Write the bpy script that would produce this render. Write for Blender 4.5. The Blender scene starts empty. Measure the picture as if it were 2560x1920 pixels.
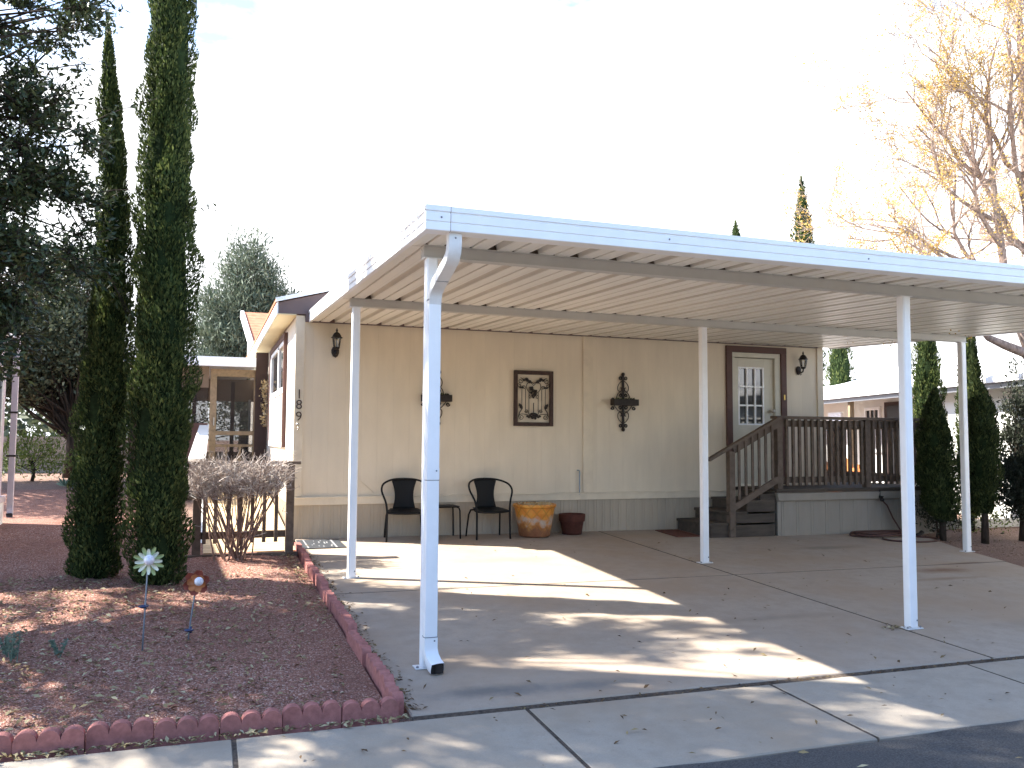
import bpy, math, random
import numpy as np
from mathutils import Vector
random.seed(7); RNG = np.random.default_rng(11)
scene = bpy.context.scene
COL = scene.collection
PI = math.pi

def g(x, y):                       # the lot slopes down to the street
    return 0.0366*max(-7.3, min(9, y)) - 0.0064*max(-14, min(14, x))

# ------------------------------------------------------------------ materials
def new_mat(name):
    m = bpy.data.materials.new(name); m.use_nodes = True
    nt = m.node_tree; nt.nodes.clear()
    out = nt.nodes.new('ShaderNodeOutputMaterial')
    return m, nt, out

class N:
    def __init__(s, nt): s.nt = nt
    def n(s, t, **k):
        nd = s.nt.nodes.new(t)
        for a, v in k.items(): setattr(nd, a, v)
        return nd
    def l(s, a, b): s.nt.links.new(a, b)
    def pos(s, scale=(1, 1, 1), obj=False):
        if obj: o = s.n('ShaderNodeTexCoord').outputs['Object']
        else: o = s.n('ShaderNodeNewGeometry').outputs['Position']
        mp = s.n('ShaderNodeMapping'); mp.inputs['Scale'].default_value = scale
        s.l(o, mp.inputs['Vector']); return mp.outputs['Vector']
    def noise(s, vec, scale, detail=4, rough=.55):
        t = s.n('ShaderNodeTexNoise'); t.inputs['Scale'].default_value = scale
        t.inputs['Detail'].default_value = detail; t.inputs['Roughness'].default_value = rough
        s.l(vec, t.inputs['Vector']); return t.outputs['Fac']
    def ramp(s, fac, stops):
        r = s.n('ShaderNodeValToRGB'); cr = r.color_ramp
        while len(cr.elements) < len(stops): cr.elements.new(.5)
        for e, (p, c) in zip(cr.elements, stops):
            e.position = p; e.color = (*c, 1) if len(c) == 3 else c
        s.l(fac, r.inputs['Fac']); return r.outputs['Color']
    def mix(s, fac, a, b, mode='MIX'):
        m = s.n('ShaderNodeMix', data_type='RGBA', blend_type=mode)
        if isinstance(fac, (int, float)): m.inputs['Factor'].default_value = fac
        else: s.l(fac, m.inputs['Factor'])
        for i, v in ((6, a), (7, b)):
            if isinstance(v, tuple): m.inputs[i].default_value = (*v, 1)
            else: s.l(v, m.inputs[i])
        return m.outputs[2]
    def math(s, op, a, b=0., clamp=False):
        m = s.n('ShaderNodeMath', operation=op, use_clamp=clamp)
        for i, v in ((0, a), (1, b)):
            if isinstance(v, (int, float)): m.inputs[i].default_value = v
            else: s.l(v, m.inputs[i])
        return m.outputs[0]
    def bump(s, h, strength=.3, dist=.01, prev=None):
        b = s.n('ShaderNodeBump'); b.inputs['Strength'].default_value = strength
        b.inputs['Distance'].default_value = dist; s.l(h, b.inputs['Height'])
        if prev: s.l(prev, b.inputs['Normal'])
        return b.outputs['Normal']
    def bsdf(s, out, col, rough=.6, spec=.4, metal=0., normal=None, coat=0.):
        p = s.n('ShaderNodeBsdfPrincipled')
        if isinstance(col, tuple): p.inputs['Base Color'].default_value = (*col, 1)
        else: s.l(col, p.inputs['Base Color'])
        if isinstance(rough, (int, float)): p.inputs['Roughness'].default_value = rough
        else: s.l(rough, p.inputs['Roughness'])
        p.inputs['Specular IOR Level'].default_value = spec
        p.inputs['Metallic'].default_value = metal
        if normal: s.l(normal, p.inputs['Normal'])
        s.l(p.outputs[0], out.inputs[0]); return p

def simple(name, col, rough=.6, spec=.4, metal=0., var=.15, scale=9., bump=.08, dirt=None, stretch=(1, 1, 1), big=.0):
    m, nt, out = new_mat(name); n = N(nt)
    v = n.pos(stretch)
    f = n.noise(v, scale, 5)
    lo = tuple(c*(1-var) for c in col); hi = tuple(min(1, c*(1+var)) for c in col)
    c = n.ramp(f, [(.3, lo), (.7, hi)])
    if dirt:
        f2 = n.noise(v, 2.2, 6, .65)
        c = n.mix(n.ramp(f2, [(.52, (0, 0, 0)), (.75, (.55, .55, .55))]), c, dirt)
    if big:
        f3 = n.noise(v, .8, 3)
        c = n.mix(n.ramp(f3, [(.35, (0, 0, 0)), (.7, (big, big, big))]), c, tuple(x*.6 for x in col))
    nm = n.bump(n.noise(v, scale*6, 3), bump, .004) if bump else None
    rr = n.math('ADD', n.math('MULTIPLY', f, .2), rough-.1)
    n.bsdf(out, c, rr, spec, metal, nm)
    return m

def wood_mat(name, col, rough=.75, axis=(1, 1, 1)):
    m, nt, out = new_mat(name); n = N(nt)
    v = n.pos(axis)
    f = n.noise(v, 14, 6, .65); f2 = n.noise(n.pos(), 2.5, 3)
    c = n.ramp(f, [(.25, tuple(x*.55 for x in col)), (.5, col), (.8, tuple(min(1, x*1.35) for x in col))])
    c = n.mix(n.ramp(f2, [(.4, (0, 0, 0)), (.75, (.5, .5, .5))]), c, tuple(x*.6 for x in col))
    n.bsdf(out, c, rough, .25, 0, n.bump(f, .35, .004))
    return m

def leaf_mat(name, c1, c2, c3, trans=.25, rough=.55, spec=.3):
    m, nt, out = new_mat(name); n = N(nt)
    ri = n.n('ShaderNodeNewGeometry').outputs['Random Per Island']
    c = n.ramp(ri, [(0, c1), (.55, c2), (1, c3)])
    f = n.noise(n.pos(), 2.1, 3)
    c = n.mix(n.ramp(f, [(.35, (0, 0, 0)), (.7, (.6, .6, .6))]), c, tuple(x*.65 for x in c2))
    p = n.n('ShaderNodeBsdfPrincipled'); n.l(c, p.inputs['Base Color'])
    p.inputs['Roughness'].default_value = rough; p.inputs['Specular IOR Level'].default_value = spec
    t = n.n('ShaderNodeBsdfTranslucent'); n.l(c, t.inputs['Color'])
    mx = n.n('ShaderNodeMixShader'); mx.inputs[0].default_value = trans
    n.l(p.outputs[0], mx.inputs[1]); n.l(t.outputs[0], mx.inputs[2]); n.l(mx.outputs[0], out.inputs[0])
    return m

def gravel_mat(name, a, b, c_, dark):
    m, nt, out = new_mat(name); n = N(nt)
    v = n.pos()
    vo = n.n('ShaderNodeTexVoronoi'); vo.inputs['Scale'].default_value = 105; n.l(v, vo.inputs['Vector'])
    vo2 = n.n('ShaderNodeTexVoronoi'); vo2.inputs['Scale'].default_value = 230; n.l(v, vo2.inputs['Vector'])
    sep = n.n('ShaderNodeSeparateColor'); n.l(vo.outputs['Color'], sep.inputs[0])
    c = n.ramp(sep.outputs[0], [(0, dark), (.25, a), (.7, b), (.95, c_)])
    big = n.noise(v, .9, 5, .6)
    c = n.mix(n.ramp(big, [(.4, (0, 0, 0)), (.75, (.7, .7, .7))]), c, tuple(x*.72 for x in a))
    c = n.mix(n.ramp(vo.outputs['Distance'], [(.35, (0, 0, 0)), (.75, (.55, .55, .55))]), c, tuple(x*.5 for x in a))
    h = n.math('ADD', n.math('MULTIPLY', vo.outputs['Distance'], -1.), n.math('MULTIPLY', vo2.outputs['Distance'], -.4))
    n.bsdf(out, c, .9, .15, 0, n.bump(h, .9, .009))
    return m

def concrete_mat(name, base, stains=True):
    m, nt, out = new_mat(name); n = N(nt)
    v = n.pos()
    fine = n.noise(v, 160, 3, .7); mid = n.noise(v, 7, 6, .62); big = n.noise(v, .7, 5, .6)
    c = n.ramp(fine, [(.25, tuple(x*.82 for x in base)), (.6, base), (.85, tuple(min(1, x*1.13) for x in base))])
    c = n.mix(n.ramp(mid, [(.42, (0, 0, 0)), (.70, (.75, .75, .75))]), c, tuple(x*.76 for x in base))
    c = n.mix(n.ramp(n.noise(v, 26, 5, .7), [(.56, (0, 0, 0)), (.72, (.45, .45, .45))]), c, tuple(x*.62 for x in base))
    c = n.mix(n.ramp(big, [(.43, (0, 0, 0)), (.66, (.7, .7, .7))]), c, (base[0]*.86, base[1]*.76, base[2]*.66))
    if stains:   # rusty hose drips, tyre scuffs and damp marks with shapes of their own
        for (x, y, sx, sy, col, amt) in ((6.6, -3.5, .55, .22, (.19, .10, .055), .8), (7.3, -3.2, .6, .10, (.16, .09, .055), .7),
                                         (6.2, -3.9, .8, .10, (.20, .12, .07), .5), (.55, -6.0, .55, .16, (.14, .135, .125), .8),
                                         (1.1, -6.05, .7, .15, (.16, .155, .145), .7), (5.6, -5.6, .9, .25, (.2, .195, .18), .5),
                                         (2.2, -1.9, 1.2, .25, (.30, .2, .13), .35), (6.4, -1.9, .9, .2, (.16, .14, .11), .5), (3.3, -4.9, 1.3, .12, (.25, .21, .17), .5)):
            mp = n.n('ShaderNodeMapping'); mp.vector_type = 'POINT'
            mp.inputs['Location'].default_value = (-x/sx, -y/sy, 0); mp.inputs['Scale'].default_value = (1/sx, 1/sy, 0)
            n.l(v, mp.inputs['Vector'])
            ln = n.n('ShaderNodeVectorMath', operation='LENGTH'); n.l(mp.outputs[0], ln.inputs[0])
            w = n.math('SUBTRACT', 1.25, n.math('ADD', ln.outputs['Value'], n.math('MULTIPLY', n.noise(v, 4.5, 6, .7), .9)))
            w = n.math('MULTIPLY', w, 1.6*amt, True)
            w = n.math('MINIMUM', w, amt)
            c = n.mix(w, c, col)
    n.bsdf(out, c, .88, .25, 0, n.bump(n.math('ADD', fine, n.math('MULTIPLY', mid, .8)), .22, .004))
    return m

def siding_mat(name, col, period, gdepth=.5, var=.06):
    m, nt, out = new_mat(name); n = N(nt)
    v = n.pos()
    sx = n.n('ShaderNodeSeparateXYZ'); n.l(v, sx.inputs[0])
    k = n.math('ADD', sx.outputs[0], n.math('MULTIPLY', sx.outputs[1], 1.))
    fr = n.math('FRACT', n.math('DIVIDE', k, period))
    gr = n.ramp(fr, [(.0, (0, 0, 0)), (.022, (1, 1, 1)), (.978, (1, 1, 1)), (1., (0, 0, 0))])
    f = n.noise(n.pos((1, 1, .25)), 5, 5); fine = n.noise(v, 90, 3, .6)
    c = n.ramp(f, [(.3, tuple(x*(1-var) for x in col)), (.7, tuple(x*(1+var) for x in col))])
    c = n.mix(.10, c, n.ramp(fine, [(.3, tuple(x*.8 for x in col)), (.7, tuple(min(1, x*1.2) for x in col))]))
    c = n.mix(n.ramp(fr, [(.0, (.14, .14, .14)), (.014, (0, 0, 0)), (.986, (0, 0, 0)), (1., (.14, .14, .14))]), c, tuple(x*.5 for x in col))
    # splash dirt streaks, uneven along the base
    d = n.noise(n.pos((1, 1, .35)), 3.3, 5, .65)
    c = n.mix(n.ramp(d, [(.60, (0, 0, 0)), (.85, (.22, .22, .22))]), c, tuple(x*.65 for x in col))
    nm = n.bump(fine, .12, .003, n.bump(gr, gdepth, .004))
    n.bsdf(out, c, .7, .3, 0, nm)
    return m

MAT = {}
def M(k): return MAT[k]
MAT['gravel'] = gravel_mat('red_gravel', (.30, .14, .10), (.41, .21, .155), (.60, .43, .35), (.13, .07, .055))
MAT['dirt'] = gravel_mat('yard_dirt', (.27, .17, .13), (.36, .22, .17), (.48, .36, .28), (.12, .08, .06))
MAT['concrete'] = concrete_mat('drive_concrete', (.40, .335, .27))
MAT['walk'] = concrete_mat('walk_concrete', (.375, .325, .262), False)
MAT['asphalt'] = simple('asphalt', (.075, .073, .072), .9, .3, 0, .6, 120, .6, (.10, .098, .095))
MAT['kerb'] = simple('red_block', (.36, .15, .13), .9, .15, 0, .22, 30, .5, (.24, .12, .10))
MAT['white'] = simple('white_enamel', (.86, .86, .86), .38, .5, 0, .03, 6, .015)
MAT['whitedirty'] = simple('white_enamel_soiled', (.74, .74, .73), .4, .5, 0, .05, 5, .02, (.42, .38, .33))
MAT['panmetal'] = simple('pan_enamel', (.78, .72, .60), .44, .35, 0, .025, 2.5, 0)
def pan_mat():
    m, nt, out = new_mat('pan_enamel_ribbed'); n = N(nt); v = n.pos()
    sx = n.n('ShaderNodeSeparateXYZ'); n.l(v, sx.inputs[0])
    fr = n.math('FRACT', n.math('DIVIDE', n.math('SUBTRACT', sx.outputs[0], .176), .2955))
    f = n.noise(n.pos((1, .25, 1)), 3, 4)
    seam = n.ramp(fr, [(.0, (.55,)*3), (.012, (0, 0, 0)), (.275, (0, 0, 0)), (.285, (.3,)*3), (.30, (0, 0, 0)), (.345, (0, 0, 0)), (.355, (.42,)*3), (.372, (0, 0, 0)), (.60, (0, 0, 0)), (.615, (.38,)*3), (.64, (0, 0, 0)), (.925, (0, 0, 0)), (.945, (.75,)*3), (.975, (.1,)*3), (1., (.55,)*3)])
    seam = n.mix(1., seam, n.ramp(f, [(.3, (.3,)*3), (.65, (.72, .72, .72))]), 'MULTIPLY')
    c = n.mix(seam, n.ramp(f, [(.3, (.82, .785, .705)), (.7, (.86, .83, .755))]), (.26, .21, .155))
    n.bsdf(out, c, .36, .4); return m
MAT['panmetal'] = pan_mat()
MAT['beam'] = simple('beam_enamel', (.50, .485, .45), .45, .4, 0, .05, 5, .02, (.5, .46, .4))
MAT['screw'] = simple('screw_grey', (.22, .23, .25), .5, .5, .6, .2, 50, 0)
MAT['wall'] = siding_mat('beige_siding', (.71, .615, .475), .205)
MAT['sidewall'] = siding_mat('pale_siding', (.78, .72, .64), .205)
MAT['trim'] = simple('beige_trim', (.71, .615, .47), .65, .3, 0, .05, 7, .05, (.52, .44, .34))
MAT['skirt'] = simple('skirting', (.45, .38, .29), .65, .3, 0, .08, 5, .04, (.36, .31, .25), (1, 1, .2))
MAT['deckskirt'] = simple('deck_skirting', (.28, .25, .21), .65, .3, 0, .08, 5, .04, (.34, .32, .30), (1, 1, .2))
MAT['gable'] = simple('gable_brown', (.15, .108, .105), .7, .3, 0, .08, 8, .06)
MAT['porchbrown'] = simple('porch_brown', (.17, .125, .09), .7, .3, 0, .08, 8, .06)
MAT['brown'] = simple('brown_trim', (.105, .055, .045), .6, .3, 0, .12, 10, .05)
MAT['soffit'] = simple('soffit_cream', (.68, .60, .40), .7, .3, 0, .04, 6, .03)
MAT['doorw'] = simple('door_cream', (.58, .55, .45), .5, .4, 0, .04, 6, .02)
MAT['metal'] = simple('brushed_metal', (.5, .48, .44), .35, .5, .9, .1, 30, .02)
MAT['brass'] = simple('brass', (.62, .42, .12), .35, .5, .8, .1, 30, .0)
MAT['rust'] = simple('rust_seam', (.20, .12, .09), .8, .2, 0, .4, 40, 0)
MAT['iron'] = simple('wrought_iron', (.030, .024, .021), .6, .4, .3, .3, 30, .2)
MAT['ironbrown'] = simple('rusty_iron', (.055, .032, .026), .65, .4, .2, .35, 22, .2)
MAT['blackchair'] = simple('black_tube', (.007, .007, .007), .6, .25, 0, .2, 20, .03)
MAT['deckwood'] = wood_mat('weathered_deck_wood', (.145, .108, .082), .8)
MAT['decktread'] = wood_mat('grey_tread_wood', (.085, .068, .054), .85, (.2, 1, 1))
MAT['rampwood'] = wood_mat('tan_ramp_wood', (.55, .41, .24), .8, (.15, 1, 1))
MAT['tanwood'] = wood_mat('tan_door_wood', (.27, .20, .125), .7)
MAT['orangewood'] = wood_mat('orange_wood', (.45, .16, .05), .7)
MAT['darkwood'] = simple('dark_brown_paint', (.05, .030, .026), .7, .3, 0, .15, 12, .05)
MAT['terracotta'] = simple('dark_terracotta', (.085, .030, .021), .8, .2, 0, .25, 16, .2, (.07, .03, .025))
MAT['darkdirt'] = simple('joint_dirt', (.085, .068, .055), .95, .1, 0, .5, 40, .5)
MAT['gapshade'] = simple('gap_shade_brown', (.09, .072, .055), .9, .1, 0, .4, 30, .2)  # dark tone standing in for shade inside the open roof ribs
MAT['soil'] = simple('dry_soil', (.20, .15, .08), .95, .1, 0, .5, 60, .9)
MAT['hose'] = simple('brown_hose', (.075, .032, .024), .45, .4, 0, .15, 12, .05)
MAT['mat'] = simple('slate_mat', (.045, .05, .056), .55, .4, 0, .35, 45, .25)
MAT['matline'] = simple('pale_mat_fleck', (.28, .28, .28), .6, .3, 0, .1, 30, .1)
MAT['redmat'] = simple('red_brown_mat', (.14, .065, .05), .95, .1, 0, .25, 60, .7)
MAT['bark'] = simple('grey_bark', (.26, .19, .155), .95, .1, 0, .45, 26, .9, (.30, .26, .21), (1, 1, .35))
MAT['darkbark'] = simple('dark_bark', (.045, .035, .028), .95, .1, 0, .4, 24, .9, None, (1, 1, .3))
MAT['twig'] = leaf_mat('dry_twig', (.22, .16, .13), (.44, .37, .32), (.74, .68, .62), 0, .9, .1)
MAT['stem'] = simple('shrub_stem', (.23, .15, .115), .9, .1, 0, .4, 30, .6, (.42, .36, .3))
MAT['roofwhite'] = simple('white_roof', (.80, .80, .78), .55, .3, 0, .05, 2, .05)
MAT['paintwhite'] = simple('painted_white_wall', (.76, .76, .72), .7, .3, 0, .04, 3, .05)
MAT['nwall'] = simple('pale_grey_wall', (.66, .66, .62), .7, .3, 0, .05, 3, .05)
MAT['pinkgrey'] = simple('pinkish_grey_paint', (.50, .43, .44), .6, .3, 0, .06, 6, .04)
MAT['block'] = simple('grey_block_wall', (.32, .29, .26), .9, .2, 0, .2, 9, .3)
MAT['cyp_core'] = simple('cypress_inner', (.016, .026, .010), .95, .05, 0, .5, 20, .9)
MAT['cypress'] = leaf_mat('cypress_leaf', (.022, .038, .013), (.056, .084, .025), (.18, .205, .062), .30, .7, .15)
MAT['cypress_shaded'] = leaf_mat('cypress_leaf_shaded', (.018, .03, .011), (.042, .062, .02), (.11, .13, .045), .25, .7, .15)  # darker copy of the cypress leaf, shade mixed into its colour
MAT['oak'] = leaf_mat('oak_leaf', (.022, .034, .012), (.045, .066, .024), (.10, .125, .045), .18, .42, .45)
MAT['back'] = leaf_mat('back_tree_leaf', (.045, .06, .03), (.085, .105, .055), (.17, .19, .11), .22, .5, .4)
MAT['pine'] = leaf_mat('pine_needles', (.075, .105, .065), (.14, .175, .115), (.24, .27, .19), .15, .6, .3)
MAT['shrubgreen'] = leaf_mat('bright_shrub', (.07, .11, .025), (.14, .20, .045), (.26, .31, .09), .3, .5, .3)
MAT['juniper'] = leaf_mat('loose_juniper', (.016, .022, .014), (.036, .045, .027), (.085, .09, .06), .18, .6, .25)
MAT['spurge'] = leaf_mat('blue_green_leaf', (.10, .16, .11), (.17, .25, .19), (.26, .34, .25), .2, .5, .3)
MAT['yellowleaf'] = leaf_mat('yellow_leaf', (.42, .24, .05), (.62, .42, .12), (.75, .58, .24), .35, .6, .2)
MAT['litter'] = leaf_mat('dead_leaf', (.14, .085, .045), (.33, .26, .13), (.55, .50, .33), .05, .8, .2)
MAT['litterdark'] = leaf_mat('brown_leaf', (.07, .04, .022), (.16, .095, .045), (.32, .25, .12), .05, .8, .2)
MAT['stone'] = leaf_mat('gravel_stone', (.13, .06, .05), (.40, .19, .15), (.62, .43, .36), 0, .9, .15)
MAT['dried'] = leaf_mat('dried_flower', (.55, .38, .16), (.70, .55, .32), (.82, .72, .52), .2, .8, .1)
MAT['petalw'] = simple('cream_petal', (.78, .80, .62), .5, .4, 0, .06, 20, .02)
MAT['petalg'] = simple('green_petal', (.42, .50, .22), .5, .4, 0, .08, 20, .02)
MAT['petalo'] = simple('orange_petal', (.52, .19, .07), .5, .4, 0, .2, 20, .02)
MAT['petalr'] = simple('rust_petal', (.34, .09, .06), .5, .4, 0, .2, 20, .02)
MAT['solar'] = simple('solar_blue', (.03, .045, .11), .25, .5, 0, .1, 20, 0)
MAT['stake'] = simple('blue_grey_stake', (.22, .27, .32), .4, .5, .4, .1, 20, .02)
MAT['shingle'] = None

def glass_mat(name, col, rough=.04):
    m, nt, out = new_mat(name); n = N(nt)
    n.bsdf(out, n.ramp(n.noise(n.pos(), 3, 2), [(.3, tuple(c*.7 for c in col)), (.7, col)]), rough, .8)
    return m
MAT['glass'] = glass_mat('window_glass', (.035, .04, .045))
MAT['darkpane'] = simple('dark_screen_pane', (.012, .012, .014), .45, .25, 0, .2, 4, 0)
MAT['blind'] = simple('white_blind', (.78, .76, .72), .6, .3, 0, .03, 6, .0)
MAT['curtain'] = simple('sheer_curtain', (.24, .24, .25), .8, .2, 0, .3, 5, .0, None, (3, 1, .2))

def clear_glass():
    m, nt, out = new_mat('lantern_glass'); n = N(nt)
    gl = n.n('ShaderNodeBsdfGlossy'); gl.inputs['Roughness'].default_value = .08; gl.inputs['Color'].default_value = (.9, .9, .9, 1)
    tr = n.n('ShaderNodeBsdfTransparent'); tr.inputs['Color'].default_value = (.88, .88, .85, 1)
    mx = n.n('ShaderNodeMixShader'); f = n.n('ShaderNodeFresnel'); f.inputs['IOR'].default_value = 1.7
    n.l(f.outputs[0], mx.inputs[0]); n.l(tr.outputs[0], mx.inputs[1]); n.l(gl.outputs[0], mx.inputs[2]); n.l(mx.outputs[0], out.inputs[0])
    return m
MAT['lglass'] = clear_glass()
def screen_mat():
    m, nt, out = new_mat('insect_screen'); n = N(nt)
    d = n.n('ShaderNodeBsdfDiffuse'); d.inputs['Color'].default_value = (.05, .048, .046, 1)
    tr = n.n('ShaderNodeBsdfTransparent'); mx = n.n('ShaderNodeMixShader'); mx.inputs[0].default_value = .36
    n.l(tr.outputs[0], mx.inputs[1]); n.l(d.outputs[0], mx.inputs[2]); n.l(mx.outputs[0], out.inputs[0]); return m
MAT['screen'] = screen_mat()
def pearl_mat():
    m, nt, out = new_mat('crackle_glass_ball'); n = N(nt)
    vo = n.n('ShaderNodeTexVoronoi'); vo.inputs['Scale'].default_value = 70; n.l(n.pos(), vo.inputs['Vector'])
    n.bsdf(out, n.ramp(vo.outputs['Distance'], [(.0, (.62, .60, .66)), (.8, (.80, .80, .85))]), .12, .7, 0, n.bump(vo.outputs['Distance'], .3, .004)); return m
MAT['pearl'] = pearl_mat()
def pot_mat():
    m, nt, out = new_mat('orange_glaze'); n = N(nt)
    v = n.pos(obj=True)
    sx = n.n('ShaderNodeSeparateXYZ'); n.l(v, sx.inputs[0])
    ang = n.math('ARCTAN2', sx.outputs[1], sx.outputs[0])
    a = n.math('MULTIPLY', ang, 12/(2*PI)); z = n.math('MULTIPLY', sx.outputs[2], 6.5)
    d1 = n.math('ABSOLUTE', n.math('SUBTRACT', n.math('FRACT', n.math('ADD', a, z)), .5))
    d2 = n.math('ABSOLUTE', n.math('SUBTRACT', n.math('FRACT', n.math('SUBTRACT', a, z)), .5))
    dm = n.math('MINIMUM', d1, d2)
    f = n.noise(v, 9, 5, .6); f2 = n.noise(v, 5.5, 6, .65)
    c = n.ramp(f, [(.3, (.55, .17, .03)), (.55, (.66, .27, .04)), (.75, (.72, .38, .07))])
    c = n.mix(n.ramp(dm, [(.03, (.75, .75, .75)), (.12, (0, 0, 0))]), c, (.42, .19, .03))
    hz = n.math('ADD', sx.outputs[2], n.math('MULTIPLY', n.math('SUBTRACT', f2, .5), .35))
    c = n.mix(n.ramp(hz, [(.10, (.85, .85, .85)), (.17, (.35, .35, .35)), (.2, (0, 0, 0))]), c, (.20, .085, .05))
    w = n.ramp(hz, [(.15, (0, 0, 0)), (.19, (.85, .85, .85)), (.22, (.8, .8, .8)), (.27, (0, 0, 0))])
    c = n.mix(n.math('MULTIPLY', w, n.ramp(n.noise(v, 14, 4), [(.4, (.2, .2, .2)), (.55, (1, 1, 1))])), c, (.46, .40, .35))
    n.bsdf(out, c, .45, .4, 0, n.bump(dm, .5, .02)); return m
MAT['potglaze'] = pot_mat()
def shingle_mat():
    m, nt, out = new_mat('terracotta_shingle'); n = N(nt)
    v = n.pos(); sx = n.n('ShaderNodeSeparateXYZ'); n.l(v, sx.inputs[0])
    fr = n.math('FRACT', n.math('MULTIPLY', n.math('ADD', sx.outputs[2], n.math('MULTIPLY', n.noise(v, 6, 2), .03)), 13.))
    f = n.noise(n.pos((1, 1, 4)), 8, 4)
    c = n.ramp(f, [(.3, (.42, .17, .09)), (.7, (.58, .27, .16))])
    c = n.mix(n.ramp(fr, [(.0, (.8, .8, .8)), (.2, (0, 0, 0))]), c, (.16, .06, .035))
    n.bsdf(out, c, .9, .2, 0, n.bump(fr, .6, .03)); return m
MAT['shingle'] = shingle_mat()

# ------------------------------------------------------------------ mesh helpers
WORLD_LOC = {}
class MB:
    def __init__(s): s.v = []; s.f = []
    def add(s, vs, fs):
        o = len(s.v); s.v += [tuple(p) for p in vs]; s.f += [tuple(i+o for i in q) for q in fs]; return s
    def box(s, x0, x1, y0, y1, z0, z1):
        vs = [(x0, y0, z0), (x1, y0, z0), (x1, y1, z0), (x0, y1, z0), (x0, y0, z1), (x1, y0, z1), (x1, y1, z1), (x0, y1, z1)]
        return s.add(vs, [(3, 2, 1, 0), (4, 5, 6, 7), (0, 1, 5, 4), (1, 2, 6, 5), (2, 3, 7, 6), (3, 0, 4, 7)])
    def hexa(s, vs):     # eight corners, bottom four then top four
        return s.add(vs, [(3, 2, 1, 0), (4, 5, 6, 7), (0, 1, 5, 4), (1, 2, 6, 5), (2, 3, 7, 6), (3, 0, 4, 7)])
    def bar(s, a, b, w, h):   # rectangular bar from a to b, h upright
        a = Vector(a); b = Vector(b); d = (b-a).normalized()
        up = Vector((0, 0, 1)) if abs(d.z) < .95 else Vector((0, 1, 0))
        r = d.cross(up).normalized()*w/2; u = r.cross(d).normalized()*h/2
        vs = [a-r-u, a+r-u, b+r-u, b-r-u, a-r+u, a+r+u, b+r+u, b-r+u]
        return s.hexa(vs)
    def prism(s, poly, axis, a, b):   # poly of 2-D points in the plane across axis
        n = len(poly)
        def P(p, t):
            return {'x': (t, p[0], p[1]), 'y': (p[0], t, p[1]), 'z': (p[0], p[1], t)}[axis]
        vs = [P(p, a) for p in poly]+[P(p, b) for p in poly]
        fs = [tuple(range(n-1, -1, -1)), tuple(range(n, 2*n))]+[(i, (i+1) % n, (i+1) % n+n, i+n) for i in range(n)]
        return s.add(vs, fs)
    def tube(s, pts, r, n=6, cap=True):
        pts = [Vector(p) for p in pts]; m = len(pts)
        rs = r if isinstance(r, (list, tuple)) else [r]*m
        o = len(s.v); prev = None
        for i, p in enumerate(pts):
            d = (pts[min(i+1, m-1)]-pts[max(i-1, 0)])
            d = d.normalized() if d.length > 1e-9 else Vector((0, 0, 1))
            if prev is None:
                ref = Vector((0, 0, 1)) if abs(d.z) < .9 else Vector((1, 0, 0)); a = d.cross(ref).normalized()
            else:
                a = prev-d*prev.dot(d); a = a.normalized() if a.length > 1e-6 else d.orthogonal().normalized()
            prev = a; b = d.cross(a)
            for k in range(n):
                t = 2*PI*k/n; q = p+(a*math.cos(t)+b*math.sin(t))*rs[i]; s.v.append(tuple(q))
        for i in range(m-1):
            for k in range(n):
                k2 = (k+1) % n; s.f.append((o+i*n+k, o+i*n+k2, o+(i+1)*n+k2, o+(i+1)*n+k))
        if cap:
            s.f.append(tuple(o+k for k in range(n-1, -1, -1))); s.f.append(tuple(o+(m-1)*n+k for k in range(n)))
        return s
    def lathe(s, prof, c=(0, 0, 0), n=28, cap=True):
        o = len(s.v)
        for (r, z) in prof:
            for k in range(n):
                t = 2*PI*k/n; s.v.append((c[0]+r*math.cos(t), c[1]+r*math.sin(t), c[2]+z))
        for i in range(len(prof)-1):
            for k in range(n):
                k2 = (k+1) % n; s.f.append((o+i*n+k, o+i*n+k2, o+(i+1)*n+k2, o+(i+1)*n+k))
        if cap:
            s.f.append(tuple(o+k for k in range(n-1, -1, -1))); e = o+(len(prof)-1)*n; s.f.append(tuple(e+k for k in range(n)))
        return s
    def ball(s, c, r, n=12, sz=1.):
        prof = [(max(.001, r*math.sin(PI*i/8)), -r*sz*math.cos(PI*i/8)) for i in range(9)]
        return s.lathe(prof, c, n)
    def build(s, name, mat, parent=None, smooth=False, bevel=0, rad=None):
        off = WORLD_LOC.get(parent.name, (0, 0, 0)) if parent else (0, 0, 0)
        me = bpy.data.meshes.new(name)
        me.from_pydata([(x-off[0], y-off[1], z-off[2]) for x, y, z in s.v], [], s.f); me.update()
        if smooth: me.polygons.foreach_set('use_smooth', [True]*len(me.polygons))
        o = bpy.data.objects.new(name, me); COL.objects.link(o)
        if mat: me.materials.append(mat)
        if parent: o.parent = parent
        WORLD_LOC[o.name] = off
        if smooth == 'auto':
            try: me.set_sharp_from_angle(angle=math.radians(35))
            except Exception: pass
        if bevel:
            b = o.modifiers.new('bevel', 'BEVEL'); b.width = bevel; b.segments = 2; b.limit_method = 'ANGLE'; b.angle_limit = math.radians(40)
        return o

def thing(name, label, cat, loc=(0, 0, 0), group=None, kind=None):
    o = bpy.data.objects.new(name, None); COL.objects.link(o); o.location = loc
    o.empty_display_size = .1; WORLD_LOC[o.name] = tuple(loc)
    return tag(o, label, cat, group, kind)
def tag(o, label=None, cat=None, group=None, kind=None):
    if label: o['label'] = label
    if cat: o['category'] = cat
    if group: o['group'] = group
    if kind: o['kind'] = kind
    return o
def copy_tree(o, parent=None):
    c = o.copy(); COL.objects.link(c); WORLD_LOC[c.name] = WORLD_LOC.get(o.name, (0, 0, 0))
    if parent: c.parent = parent
    for ch in list(o.children): copy_tree(ch, c)
    return c

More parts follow.
